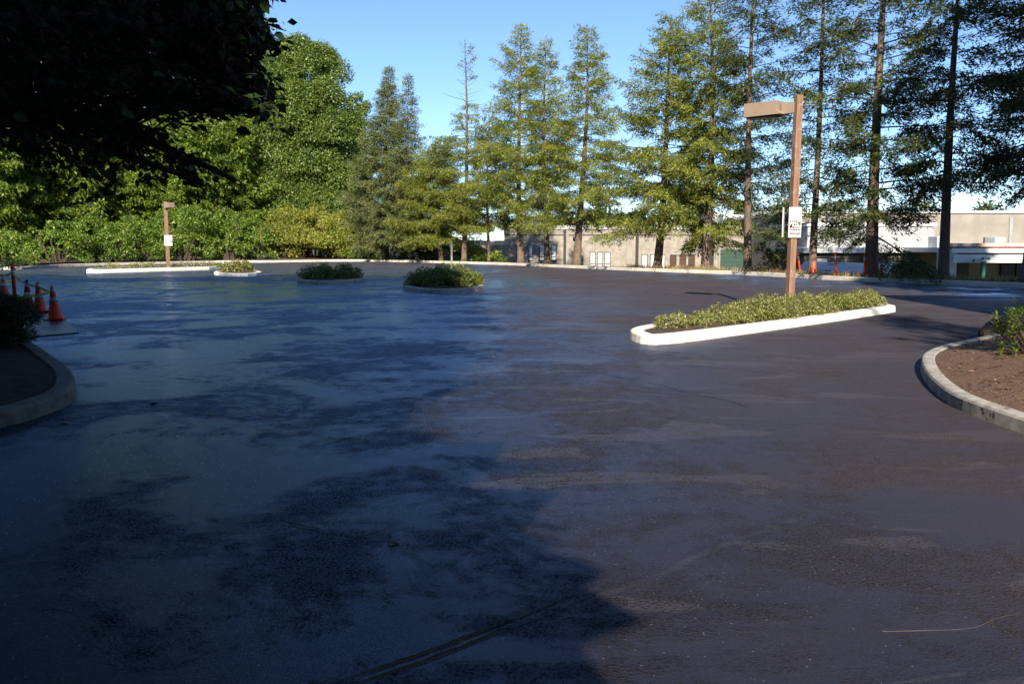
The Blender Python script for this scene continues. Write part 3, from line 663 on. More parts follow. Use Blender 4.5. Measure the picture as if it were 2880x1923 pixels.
# ================================================================== CONES, DELINEATORS, TAPE
def make_cone(label, H=0.71, bands=((0.78, 0.93), (0.5, 0.64)), body='orange', tipblack=False, basemat='orange', r=0.135, group='traffic cones'):
    root = thing('traffic_cone', (0, 0, 0), label, 'traffic cone', group)
    m = MB(); m.cbox((0, 0, 0.02), (0.185, 0.185, 0.018)); m.build('base', M[basemat], root, local=True, bevel=0.012)
    rr = lambda s: r + (0.028 - r) * s
    m = MB(); m.lathe([(r + 0.02, 0.036), (r, 0.06)] + [(rr(s), 0.05 + (H - 0.05) * s) for s in (0.15, 0.4, 0.7, 0.97)] + [(0.018, H)], n=24); m.build('body', M[body], root, local=True, smooth=True)
    for a, b in bands:
        m = MB(); m.lathe([(rr(a) + 0.003, 0.05 + (H - 0.05) * a), (rr(b) + 0.003, 0.05 + (H - 0.05) * b)], n=24); m.build('reflective_band', M['reflect'], root, local=True, smooth=True)
    if tipblack:
        m = MB(); m.lathe([(rr(.93) + .004, 0.05 + (H - 0.05) * .93), (0.022, H + .01)], n=20); m.build('tip', M['coneblack'], root, local=True)
    return root
def make_post(label, H=1.07, group='orange delineator posts'):
    root = thing('delineator_post', (0, 0, 0), label, 'delineator post', group)
    m = MB(); m.lathe([(.17, 0), (.17, .03), (.14, .05), (.05, .055)], n=8); m.build('base', M['coneblack'], root, local=True)
    m = MB(); m.lathe([(.05, .05), (.045, .9), (.045, H - .1), (.035, H - .04), (.025, H - .03), (.04, H - .02), (.04, H)], n=16); m.build('tube', M['orange'], root, local=True, smooth=True)
    m = MB(); m.lathe([(.048, .72), (.048, .88)], n=16); m.build('reflective_band', M['reflect'], root, local=True, smooth=True)
    return root
def put(o, px, py, z=0.0, rz=0.0, tilt=(0, 0), y=None):
    p = G(px, py, z) if y is None else W(px, py, y); o.location = (p.x, p.y, z if y is None else p.z); o.rotation_euler = (R(tilt[0]), R(tilt[1]), R(rz)); return o
G4 = 'traffic cones with caution tape in the left shade'
put(make_cone('striped traffic cone nearest the camera, in front on the dark plate', group=G4), 157, 900, 0.025, 12, (0, -3))
put(make_cone('striped traffic cone second from the front with a broad red lower half', bands=((0.76, 0.93), (0.42, 0.58)), tipblack=False, basemat='coneblack', group=G4), 114, 879, 0.025, 30, (0, -2))
put(make_cone('grimy traffic cone with black tip and dark band, third from the front', bands=((0.72, 0.90), (0.40, 0.54)), body='orange_dirty', tipblack=True, basemat='coneblack', group=G4), 80, 868, 0, 5)
put(make_cone('traffic cone at the left picture edge with two grey bands', group=G4), 12, 843, 0, 0)
put(make_post('orange delineator post among the taped traffic cones on the left'), 43, 849, 0, 0, (0, -1))
def verge_item(o, px, back, tilt=(0, 0), rz=0):
    p = G(px, kd(px)); d = Vector((p.x, p.y)).normalized(); o.location = (p.x + d.x * back, p.y + d.y * back, 0.15); o.rotation_euler = (R(tilt[0]), R(tilt[1]), R(rz)); return o
verge_item(make_post('leaning orange delineator post just right of the near lamp post'), 2250, 1.6, (0, -9))
verge_item(make_post('orange delineator post between the two dark trunks, leaning slightly left'), 2350, 1.2, (0, -5))
verge_item(make_post('upright orange delineator post touching the thick dark trunk'), 2430, 1.3, (0, -1))
verge_item(make_cone('plain orange traffic cone without bands beside a leaning trunk', H=0.9, bands=(), basemat='coneblack', r=0.17), 2287, 1.5)
verge_item(make_cone('orange traffic cone with two white bands right of the thick dark trunk', bands=((0.72, 0.88), (0.46, 0.62)), basemat='orange'), 2476, 1.2)
def tape(pts, label, wd=0.055, words=()):
    root = thing('caution_tape', pts[0], label, 'caution tape', 'caution tapes between the cones'); m = MB(); vs = []; fs = []
    P = []
    for a, b in zip(pts, pts[1:]):
        a, b = Vector(a), Vector(b); n = 10
        for k in range(n + 1):
            s = k / n; q = a.lerp(b, s); q.z -= 0.035 * 4 * s * (1 - s) * (b - a).length / 1.5; P.append(q)
    for i, q in enumerate(P):
        t = P[min(i + 1, len(P) - 1)] - P[max(i - 1, 0)]; tw = 0.5 * math.sin(i * 0.45)
        sd = Vector((0, 0.35 * math.sin(i * .5), 1)).normalized() * wd / 2
        vs += [q - sd, q + sd, q + sd + Vector((0, .002, 0)), q - sd + Vector((0, .002, 0))]
    for i in range(len(P) - 1):
        for j in range(4): fs.append((i * 4 + j, i * 4 + (j + 1) % 4, i * 4 + 4 + (j + 1) % 4, i * 4 + 4 + j))
    m.add(vs, fs); o = m.build('ribbon', M['tape'], root)
    L = Vector(pts[0])
    for (seg, s, word) in words:
        a, b = Vector(pts[seg]), Vector(pts[seg + 1])
        if b.x < a.x: a, b = b, a; s = 1 - s
        q = a.lerp(b, s); q.z -= 0.035 * 4 * s * (1 - s) * (b - a).length / 1.5
        d = b - a; rz = math.atan2(d.y, d.x)
        tm = text_mesh('lettering', word, 0.05, q - L + Vector((math.sin(rz) * 0.012, -math.cos(rz) * 0.012, -0.018)), rz, M['black'], root)
    return root
tA = W(147, 816, G(157, 900).y); tB = W(107, 803, G(114, 879).y); tC = W(75, 796, G(80, 868).y); tD = W(8, 774, G(12, 843).y)
tape([tA, tB, tC, (G(43, 849).x, G(43, 849).y - .06, 0.82), tD, W(-60, 765, tD.y - .3)], 'sagging yellow caution tape strung along the tops of the cones', words=[(0, .5, 'CAUTION'), (2, .5, 'CAUTION'), (3, .5, 'CAUTION')])
tB2 = W(-40, 846, tA.y - 1.0)
tape([tA + Vector((0, -.04, -.04)), tB2], 'yellow caution tape running left from the nearest cone, behind the clipped shrub', words=[(0, .18, 'CAUTION'), (0, .45, 'CAUTION'), (0, .75, 'CAUTION')])
# ================================================================== BUILDINGS
def face_box(mb, px0, py0, px1, py1, Y, depth=0.3, proud=0.0, mi=0):
    a = W(px0, py0, Y); b = W(px1, py1, Y); mb.box((a.x, Y - proud, b.z), (b.x, Y + depth, a.z), mi)
YA = 85.0
ba = thing('office_building', (12, YA, -2.2), 'long low pebble concrete building with narrow windows behind the conifers', 'building')
m = MB(); x0, x1 = W(1418, 700, YA).x, W(2262, 700, YA).x; ztop = W(1418, 634, YA).z; zb = W(1418, 645, YA).z; zg = W(1418, 657, YA).z
m.box((x0, YA, -2.3), (x1, YA + 22, zg - 0.1)); m.build('wall', M['wall'], ba)
m = MB(); m.box((x0 - .02, YA - .06, zg - .1), (x1 + .02, YA + 22.1, zb)); m.build('parapet', M['wall2'], ba)
m = MB(); m.box((x0 - .1, YA - .16, zb), (x1 + .1, YA + 22.2, ztop)); m.build('roof_edge', M['white'], ba)
m = MB(); m.box((x0 - .03, YA - .09, zg - .16), (x1 + .03, YA - .003, zg - .1)); m.build('groove', M['dark'], ba)
for px in (1588, 1791, 2002):
    m = MB(); face_box(m, px - 3, 646, px + 3, 790, YA, -0.003, 0.14); m.build('downpipe', M['dark'], ba)
for a, b in ((1591, 1599), (1762, 1776)):
    m = MB(); face_box(m, a, 659, b, 790, YA, -0.003, 0.10); m.build('pilaster', M['wall2'], ba)
def window(px0, px1, py0, py1, glass, sill=True, parent=None, Y=YA):
    parent = parent or ba
    a = W(px0, py0, Y); b = W(px1, py1, Y); t = 0.07
    f = MB(); yo, yi = Y - .05, Y - .004
    f.box((a.x - t, yo, b.z), (a.x, yi, a.z)); f.box((b.x, yo, b.z), (b.x + t, yi, a.z)); f.box((a.x - t, yo, a.z), (b.x + t, yi, a.z + t)); f.box((a.x - t, yo - .04, b.z - t), (b.x + t, yi, b.z))
    if sill: zz = b.z + (a.z - b.z) * .24; f.box((a.x, yo, zz - .04), (b.x, yi, zz + .04))
    fo = f.build('window', M['dark'], parent)
    g_ = MB(); g_.box((a.x, Y - .02, b.z), (b.x, Y - .006, a.z)); g_.build('pane', glass, fo)
for c in (1460, 1492, 1524, 1557): window(c - 5.5, c + 5.5, 690, 732, M['blind'])
for c in (1667, 1687.5, 1708.5): window(c - 6, c + 6, 711, 752, M['blind'])
for c in (1813, 1836.5, 1862): window(c - 6, c + 6, 717, 756, M['blind'], False)
for c in (1893, 1920, 1945): window(c - 7, c + 7, 718, 758, M['glassbrown'], False)
m = MB(); face_box(m, 1632, 718, 1640, 790, YA, -0.003, 0.05); m.build('door', M['green'], ba)
gd = MB(); a = W(2026, 702, YA); b = W(2096, 790, YA); nz = 8
for k in range(nz):
    z1 = a.z - (a.z + 2.2) * k / nz; z0 = a.z - (a.z + 2.2) * (k + 1) / nz; gd.box((a.x, YA - .05, z0 + .02), (b.x, YA - .003, z1 - .02))
gd.box((a.x, YA - .02, -2.2), (b.x, YA - .002, a.z)); gd.build('garage_door', M['green'], ba)
m = MB(); m.box((a.x - .2, YA - .09, -2.2), (a.x, YA - .003, a.z + .15)); m.box((b.x, YA - .09, -2.2), (b.x + .2, YA - .003, a.z + .15)); m.box((a.x, YA - .09, a.z), (b.x, YA - .003, a.z + .15)); m.build('door_surround', M['wall2'], ba)
m = MB(); face_box(m, 2112, 736, 2152, 790, YA, -0.003, 0.2); m.build('green_panel', M['green'], ba)
m = MB(); face_box(m, 1611, 665, 1622, 671, YA, -0.003, 0.5); m.build('wall_lamp', M['dark'], ba)
for (px, py, w_, h_, mt, lab) in [(1502, 590, 2, 50, 'white', 'tall thin white vent pipe on the roof above the first windows'), (1597, 612, 2, 30, 'white', 'shorter white vent pipe on the roof near the dark downpipe')]:
    m = MB(); a = W(px, py, YA + 6); b = W(px, 640, YA + 6); m.tube([(a.x, YA + 6, b.z - .5), (a.x, YA + 6, a.z)], [.05, .05], 6); m.cbox((a.x, YA + 6, a.z), (.1, .1, .04)); tag(m.build('vent_pipe', M[mt]), lab, 'vent pipe', 'vent pipes')
# roof equipment seen over the parapet
def equip(name, px0, py0, px1, py1, Y, mt, lab, cat, depth=2.5, lou=True, grp='roof equipment'):
    root = thing(name, (W(px0, py1, Y).x, Y, W(px0, py1, Y).z), lab, cat, grp)
    m = MB(); face_box(m, px0, py0, px1, py1, Y, depth); m.build('casing', M[mt], root, bevel=0.03)
    if lou:
        a = W(px0, py0, Y); b = W(px1, py1, Y); m = MB(); n = 5
        for k in range(n):
            z = b.z + (a.z - b.z) * (k + .8) / (n + 1); m.box((a.x + (b.x - a.x) * .12, Y - .04, z), (a.x + (b.x - a.x) * .88, Y - .003, z + .06))
        m.build('louvre', M['greywall'], root)
    return root
equip('roof_unit', 1986, 606, 2020, 646, 92, 'greywall', 'grey roof unit left of the white one above the garage', 'roof unit')
equip('roof_unit', 2006, 598, 2022, 612, 93.5, 'white', 'small white box on top of the grey roof unit', 'roof unit', 1.0, False)
equip('roof_unit', 2034, 604, 2100, 646, 95, 'white', 'large white roof unit above the green garage door', 'roof unit')
equip('roof_unit', 1838, 612, 1862, 646, 94, 'white', 'white roof unit behind the trunk left of the brown windows', 'roof unit')
m = MB(); p = W(1709, 634, YA + 3); m.lathe([(.3, -.6), (.3, 0), (.05, .55)], (W(1714, 640, YA + 3).x, YA + 3, W(1714, 634, YA + 3).z), 12); tag(m.build('roof_vent', M['white']), 'pointed white vent cap on the roof edge over the three white windows', 'roof vent')
# pitched building far behind with an orange sign
bb = thing('far_building', (W(2160, 640, 120).x, 120, -2), 'far pale grey gabled building with a small orange sign', 'building')
m = MB(); a = W(2112, 600, 120); b = W(2215, 660, 120); m.box((a.x, 120, -2), (b.x, 130, a.z)); c = W(2150, 580, 120)
m.add([(a.x - .3, 120, a.z), (b.x + .3, 120, a.z), (c.x + 2, 120, c.z), (a.x - .3, 130, a.z), (b.x + .3, 130, a.z), (c.x + 2, 130, c.z)], [(0, 1, 2), (5, 4, 3), (0, 2, 5, 3), (1, 4, 5, 2), (0, 3, 4, 1)]); m.build('wall', M['greywall'], bb)
m = MB(); face_box(m, 2173, 603, 2190, 616, 119.9, .05); m.build('orange_sign', M['orange'], bb)
m = MB(); face_box(m, 2130, 618, 2170, 628, 119.9, .05); m.build('window', M['dark'], bb)
# low grey fence/wall left of building
fn = thing('board_fence', (W(1320, 700, 80).x, 80, -2.2), 'pale grey board fence left of the building, behind the trunks', 'fence'); m = MB(); a = W(1180, 671, 80); b = W(1419, 678, 80); n = 60
for k in range(n):
    xx = a.x + (b.x - a.x) * k / n; zt = a.z + (b.z - a.z) * k / n; m.box((xx, 80 + .02 * (k % 2), -2.2), (xx + (b.x - a.x) / n * .96, 80.06 + .02 * (k % 2), zt))
m.build('boards', M['wall2'], fn); m = MB(); m.box((a.x, 79.9, b.z - .05), (b.x, 80.12, b.z + .05)); m.build('rail', M['white'], fn)
# --- right hand complex
YB = 72.0
bc = thing('warehouse', (W(2600, 700, YB).x, YB, -2.2), 'long tall beige building with a white roof edge at the far right', 'building')
m = MB(); a = W(2225, 600, YB); b = W(3150, 605, YB); zt = a.z; m.box((a.x, YB, -2.3), (b.x, YB + 25, zt)); m.build('wall', M['wall2'], bc)
m = MB(); m.box((a.x - .1, YB - .15, zt), (b.x, YB + 25.1, W(2300, 593, YB).z)); m.build('roof_edge', M['white'], bc)
for (p0, q0, p1, q1) in ((2588, 612, 2590, 690), (2840, 610, 2843, 690), (2597, 626, 2600, 690), (2362, 612, 2364, 640)):
    m = MB(); face_box(m, p0, q0, p1, q1, YB, -0.003, 0.08); m.build('downpipe', M['greywall'], bc)
for (p0, p1, q0, q1) in ((2768, 2795, 670, 686), (2540, 2556, 618, 640)): window(p0, p1, q0, q1, M['glassdark'], False, bc, YB)
YC = 62.0
bd_ = thing('grey_annex', (W(2440, 700, YC).x, YC, -2.2), 'grey annex with a white roof edge between the two thick dark trunks', 'building')
m = MB(); a = W(2272, 636, YC); b = W(2622, 760, YC); m.box((a.x, YC, -2.3), (b.x, YC + 9, a.z)); m.build('wall', M['greywall'], bd_)
m = MB(); m.box((a.x - .1, YC - .12, a.z), (b.x + .1, YC + 9, W(2272, 627, YC).z)); m.build('roof_edge', M['white'], bd_)
m = MB(); face_box(m, 2359, 628, 2361.5, 700, YC, -0.003, .08); face_box(m, 2330, 627, 2361, 629.5, YC, -.13, .2); m.build('downpipe', M['dark'], bd_)
m = MB(); p_ = W(2330, 622, YC + 2); m.tube([(p_.x, YC + 2, a.z - .2), (p_.x, YC + 2, p_.z + .5)], [.2, .2], 10); m.tube([(p_.x, YC + 2, p_.z + .5), (p_.x, YC + 2, p_.z + .62)], [.32, .3], 10)
tag(m.build('flue_pipe', M['galv']), 'short shiny flue pipe on the grey annex roof', 'flue pipe')
YD = 56.0
be = thing('shop_row', (W(2450, 720, YD).x, YD, -2.2), 'low dark aggregate building with a pale roof band behind the orange posts', 'building')
m = MB(); a = W(2262, 711, YD); b = W(2668, 760, YD); m.box((a.x, YD, -2.3), (b.x, YD + 6.5, a.z)); m.build('wall', M['darkwall'], be)
m = MB(); m.box((a.x - .2, YD - .4, a.z), (b.x, YD + 6.5, W(2262, 697, YD).z)); m.build('roof_edge', M['white'], be)
for i in range(7):
    p0 = 2292 + i * 46; window(p0, p0 + 34, 727, 752, M['glassdark'] if i % 3 else M['blind'], False, be, YD)
YE = 50.0
bf = thing('covered_entrance', (W(2790, 760, YE).x, YE, -2.2), 'white fronted covered entrance with tan doors behind a green post at the right edge', 'building')
XE = W(3200, 700, YE).x
m = MB(); a = W(2664, 711, YE); z1 = W(2664, 697, YE).z; m.box((a.x, YE - .5, a.z), (XE, YE + 12, z1)); m.build('roof_band', M['white'], bf)
m = MB(); z2 = W(2700, 684, YE + 1).z; 
x_ = W(2670, 690, YE + 1).x
while x_ < XE: m.box((x_, YE + .6, z1), (x_ + 3.1, YE + 1, z2)); x_ += 3.13
m.build('parapet', M['rust'], bf)
m = MB(); m.box((a.x - .1, YE - .56, z1), (XE, YE + .5, z1 + .07)); m.build('red_edge', M['redtrim'], bf)
m = MB(); z3 = W(2700, 716, YE - 1.2).z; z4 = W(2700, 739, YE - 1.2).z; m.box((W(2682, 730, YE - 1.2).x, YE - 1.2, z4), (W(2876, 730, YE - 1.2).x, YE - .9, z3)); m.build('fascia_board', M['white'], bf)
m = MB(); m.box((a.x, YE + 5, -2.2), (XE, YE + 12, a.z)); m.build('back_wall', M['tan'], bf)
m = MB(); m.box((a.x, YE - .3, -2.2), (W(2686, 700, YE).x, YE + 1.2, a.z)); m.build('side_wall', M['white'], bf)
for (p0, p1) in ((2692, 2722), (2815, 2850), (2858, 2878)):
    m = MB(); q0 = W(p0, 745, YE + 4.9); q1 = W(p1, 790, YE + 4.9); m.box((q0.x, YE + 4.85, -2.2), (q1.x, YE + 4.997, a.z - .3)); d_ = m.build('doorway', M['dark'], bf)
gp = W(2766, 736, YE - 1.6); pt = thing('green_post', (gp.x, YE - 1.6, -2.2), 'green post with a twin floodlight before the covered entrance', 'lamp post')
m = MB(); m.cbox((gp.x, YE - 1.6, (gp.z - 2.2) / 2), (.09, .09, (gp.z + 2.2) / 2)); m.build('post', M['greenpost'], pt)
for sx in (-1, 1):
    m = MB(); m.cbox((gp.x - .22 + sx * .25, YE - 1.75, gp.z + .12 + .06 * sx), (.17, .16, .07)); m.build('floodlight', M['galv'], pt)
def ac(px0, py0, px1, py1, lab):
    equip('cooling_unit', px0, py0, px1, py1, YE + 3, 'white', lab, 'cooling unit', 1.2, True, 'cooling units on the low roof')
ac(2637, 665, 2662, 696, 'white cooling unit left of the leaning trunk on the low roof'); ac(2800, 668, 2828, 697, 'white cooling unit right of the leaning trunk, above the entrance')
# parking sign on the wall
pa = W(2637, 734, YD - 3); pb = W(2658, 776, YD - 3)
ps = thing('parking_sign', ((pa.x + pb.x) / 2, YD - 3, pb.z), 'blue and white parking sign beside the leaning trunk', 'sign')
m = MB(); m.cbox(((pa.x + pb.x) / 2, YD - 3, (pa.z + pb.z) / 2), ((pb.x - pa.x) / 2, .02, (pa.z - pb.z) / 2)); m.build('panel', M['signwhite'], ps)
m = MB(); m.cbox(((pa.x + pb.x) / 2, YD - 3.025, (pa.z + pb.z) / 2 + .12), ((pb.x - pa.x) / 2 - .03, .002, (pa.z - pb.z) / 2 - .2)); m.build('blue_field', M['blue'], ps)
w2_ = (pb.x - pa.x) / 2; sym = MB(); cx_, cz_ = (pa.x + pb.x) / 2, (pa.z + pb.z) / 2
pts = [(cx_ + .13 * math.cos(t), YD - 3.035, cz_ + .02 + .13 * math.sin(t)) for t in np.linspace(2.2, 6.6, 14)]; sym.tube(pts, [.025] * 14, 5)
sym.tube([(cx_ - .02, YD - 3.035, cz_ + .3), (cx_ - .02, YD - 3.035, cz_ + .1), (cx_ + .12, YD - 3.035, cz_ + .1), (cx_ + .18, YD - 3.035, cz_ - .08)], [.03] * 4, 5); sym.lathe([(.04, -.04), (.04, .04)], (cx_ - .02, YD - 3.035, cz_ + .38), 8)
sym.build('wheelchair_mark', M['signwhite'], ps)
# low patched white roof seen just over the kerb
YR = 47.0
lr = thing('low_shed', (W(2380, 770, YR).x, YR, -2.2), 'low shed roof of white sheets with dark torn patches behind the kerb cones', 'shed')
def roofmat():
    m, nt, b = newmat('torn_white_sheet'); v = objco(nt); mp = nt.nodes.new('ShaderNodeMapping'); mp.inputs['Scale'].default_value = (0.8, 1, 3.5); lk(nt, v, mp.inputs[0])
    n = noise(nt, mp.outputs[0], 1.4, 3, .5, .4); lk(nt, mixc(nt, mr(nt, n, .60, .62), (.62, .66, .72), (.03, .03, .035)), b.inputs['Base Color']); b.inputs['Roughness'].default_value = .3; return m
rm = roofmat(); a = W(2236, 770, YR - 1); b = W(2515, 770, YR - 1); c = W(2262, 736, YR + 2.5); d = W(2530, 742, YR + 2.5)
m = MB(); n = 9
for k in range(n):
    s0, s1 = k / n, (k + .97) / n
    p = [a.lerp(c, s0), b.lerp(d, s0), b.lerp(d, s1), a.lerp(c, s1)]; p = [q + Vector((0, 0, .05 * (1 if i < 2 else 0))) for i, q in enumerate(p)]
    m.add([tuple(q) for q in p] + [tuple(q - Vector((0, 0, .06))) for q in p], [(0, 1, 2, 3), (7, 6, 5, 4), (0, 4, 5, 1), (1, 5, 6, 2), (2, 6, 7, 3), (3, 7, 4, 0)])
m.build('roof', rm, lr)
m = MB(); m.box((a.x + .3, YR - .8, -2.2), (b.x - .3, YR + 2.3, a.z - .15)); m.build('wall', M['darkwall'], lr)
# dark tarp mound right of it
m = MB(); c_ = G(2530, 790); 
for k in range(5): pass
# ================================================================== FAR CONIFERS
def con(px, toppx, toppy, rpx, label, back=1.6, cb=0.2, nb=95, mat='fir', **k):
    p = G(px, kd(px)); d = Vector((p.x, p.y, 0)).normalized(); p = p + d * back; base = Vector((p.x, p.y, 0.1))
    tp = W(toppx, toppy, p.y); return conifer(tuple(base), (tp.x, p.y + k.pop('dy', 0), tp.z), rpx * 1.15 / F * p.y, cb, nb, M[mat], label, **k)
con(1088, 1095, 182, 125, 'blue green spruce, full to the ground, tallest beside the broadleaf trees', 2.2, 0.08, 330, 'spruce', prof=1.05, step=.14, r0=.35, sec=.5)
con(1158, 1150, 207, 85, 'narrow spruce second in the row with a brown tinged tip', 2.0, 0.12, 230, 'spruce', prof=1.0, r0=.25, step=.15)
con(1240, 1235, 400, 115, 'shorter bushy olive fir between the spruces and the thin topped conifer', 2.0, 0.2, 190, 'fir', prof=0.55, r0=.28, step=.14)
con(1305, 1307, 114, 125, 'conifer with a long thin nearly bare top, fourth in the row', 1.8, 0.18, 120, 'fir', prof=0.9, r0=.32, skip=.3, tipbare=.42)
con(1376, 1380, 288, 100, 'small loose conifer left of the grey building corner', 2.0, 0.22, 85, 'fir', prof=0.7, r0=.2)
con(1465, 1466, 62, 135, 'tall pointed conifer in front of the first narrow windows', 1.5, 0.22, 120, 'fir', prof=0.75, r0=.36, low_r=.8)
con(1540, 1537, 100, 105, 'slim conifer between two taller ones before the third narrow window', 1.5, 0.2, 100, 'fir', prof=0.75, r0=.30)
con(1622, 1650, 72, 130, 'conifer with a crooked forked tip leaning right, before the dark downpipe', 1.5, 0.2, 125, 'fir', prof=0.7, r0=.38, bend=.35)
con(1848, 1888, 42, 170, 'broad olive conifer standing free before the brown windows', 1.5, 0.18, 130, 'fir', prof=0.65, r0=.36, bend=.3)
con(1983, 1995, -60, 165, 'olive topped conifer left of the green garage door', 1.5, 0.15, 125, 'fir', prof=0.6, r0=.36)
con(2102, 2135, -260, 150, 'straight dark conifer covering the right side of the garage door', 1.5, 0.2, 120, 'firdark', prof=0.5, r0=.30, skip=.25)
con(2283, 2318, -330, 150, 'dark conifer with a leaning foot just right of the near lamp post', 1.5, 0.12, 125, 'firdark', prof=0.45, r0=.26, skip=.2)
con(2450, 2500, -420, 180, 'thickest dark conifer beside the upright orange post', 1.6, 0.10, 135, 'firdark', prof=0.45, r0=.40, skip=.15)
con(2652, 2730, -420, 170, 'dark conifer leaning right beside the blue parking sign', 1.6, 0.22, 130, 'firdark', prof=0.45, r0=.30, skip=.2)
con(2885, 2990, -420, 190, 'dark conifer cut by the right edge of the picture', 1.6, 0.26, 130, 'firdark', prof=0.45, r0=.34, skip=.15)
# a second rank right of the frame fills gaps of sky
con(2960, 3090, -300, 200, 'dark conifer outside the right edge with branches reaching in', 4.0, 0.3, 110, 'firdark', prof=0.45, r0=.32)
# shrubs amongst the conifers
def vshrub(px, back, rpx, hpx, mat, label, **k):
    p = G(px, kd(px)); d = Vector((p.x, p.y, 0)).normalized(); p = p + d * back
    return shrub((p.x, p.y, 0.12), rpx / F * p.y, rpx / F * p.y * k.pop('deep', 0.7), hpx / F * p.y, M[mat], label, **k)
GR = 'bushes on the verge between the conifer trunks'
vshrub(2180, 2.6, 62, 150, 'firdark', 'tall dark bush left of the near lamp post before the building', size=.16, per_area=75, nclump=34, group=GR)
vshrub(2560, 1.5, 50, 62, 'firdark', 'dark sprawling bush right of the banded verge cone', size=.14, per_area=90, group=GR)
vshrub(2520, 2.5, 28, 48, 'box', 'small black green mound behind the banded verge cone', size=.1, per_area=120, group=GR)
vshrub(1398, 2.2, 26, 34, 'pieris', 'bright green bush at the left corner of the grey building', size=.2, per_area=50, group=GR)
vshrub(1352, 2.6, 20, 26, 'laurel', 'small green bush before the pale board fence', size=.2, per_area=50, group=GR)
vshrub(1200, 3.0, 42, 52, 'box', 'dark bush between the two spruce trunks and the olive fir', size=.2, per_area=55, group=GR)
vshrub(1130, 3.5, 40, 60, 'laurel', 'dark green bush between the two spruce trunks', size=.2, per_area=50, group=GR)
vshrub(1280, 4, 40, 45, 'box', 'dark low bush behind the thin topped conifer', size=.2, per_area=50, group=GR)
vshrub(1335, 5, 36, 42, 'rhodo', 'reddish low bush before the board fence', size=.2, per_area=50, group=GR)
# dry grass on the verge
P, D, L = [], [], []
for i in range(900):
    px = RNG.uniform(1760, 2860) if RNG.random() < .75 else RNG.uniform(1900, 2010)
    g0 = G(px, kd(px)); d = Vector((g0.x, g0.y, 0)).normalized(); q = g0 + d * RNG.uniform(.5, 2.2); n = 7
    P.append(np.array([q.x, q.y, .13]) + RNG.normal(size=(n, 3)) * np.array([.12, .12, 0])); D.append(RNG.normal(size=(n, 3)) * .6 + np.array([0, 0, 1.1])); L.append(RNG.uniform(.08, .36, n))
P = np.concatenate(P); D = np.concatenate(D); L = np.concatenate(L); tag(np_mesh('dry_grass', [cards(P, D, RNG.normal(size=P.shape), L, np.full(len(L), .025))], M['dry']), 'dry straw coloured grass along the far verge', 'grass', kind='stuff')
# ================================================================== LEFT VEGETATION
GH = 'laurel hedge bushes along the left kerb'
for (px, back, rpx, hpx, lab) in [(20, 2.0, 90, 120, 'shaded laurel bush at the left edge behind the small sign'), (165, 2.2, 95, 150, 'laurel bush right of the small sign, half in shade'), (290, 2.0, 90, 165, 'bright laurel bush left of the far lamp post'), (400, 1.8, 80, 150, 'laurel bush directly behind the white tow away sign'),
                                  (520, 2.2, 95, 185, 'tall laurel bush right of the far lamp post'), (645, 1.8, 90, 160, 'laurel bush left of the yellow green dome bush'), (720, 3.5, 60, 140, 'dark gap filling laurel bush beside the dome bush')]:
    vshrub(px, back, rpx, hpx, 'laurel', lab, name='laurel_bush', size=.19, per_area=80, nclump=55, group=GH, aspect=.48, deep=.5, flat=.35, cs=.75)
vshrub(885, 5.6, 155, 168, 'rhodo', 'big rounded yellow green rhododendron right of the laurels', name='rhododendron', size=.19, per_area=80, nclump=80, deep=.8, flat=.8, cs=.6)
vshrub(800, 6.5, 85, 158, 'juniper', 'grey green rounded bush behind the left side of the rhododendron', name='shrub', size=.22, per_area=50, nclump=40, flat=.7, cs=.7)
vshrub(1025, 2.0, 42, 52, 'laurel', 'low green bush at the right foot of the rhododendron', size=.2, per_area=60, nclump=26)
vshrub(1060, 4.5, 50, 90, 'laurel', 'mid green bush left of the first spruce trunk', size=.22, per_area=55, nclump=30)
m = MB(); 
vshrub(20, -0.6, 60, 22, 'box', 'low clipped dark hedge at the far left kerb', name='clipped_hedge', size=.12, per_area=110, nclump=30, flat=.1)
GC = 'cedars behind the laurel hedge'
def tree_at(px, Y): return (W(px, 700, Y).x, Y, 0.2)
for (px, Y, topy, rpx, lab) in [(-60, 66, 200, 120, 'cedar partly outside the left edge'), (60, 72, 330, 110, 'drooping cedar at the far left above the shaded hedge'), (190, 75, 300, 120, 'drooping cedar between the left edge and the far lamp post'), (330, 80, 250, 130, 'dense cedar directly left of the far lamp post'),
                                (450, 82, 280, 120, 'dense cedar behind the far lamp post head'), (565, 80, 330, 110, 'bright drooping cedar right of the far lamp post'), (660, 84, 290, 110, 'cedar left of the tall broadleaf tree')]:
    b = tree_at(px, Y); t = W(px + RNG.uniform(-10, 10), topy, Y)
    conifer(b, (t.x, Y, t.z), rpx / F * Y, 0.06, 210, M['cedar'], lab, name='cedar', card=.34, cw=.42, step=.20, droop=.55, prof=.55, r0=.3, sec=.4, group=GC, cat='cedar', hang=.6)
GB = 'tall broadleaf trees behind the hedge'
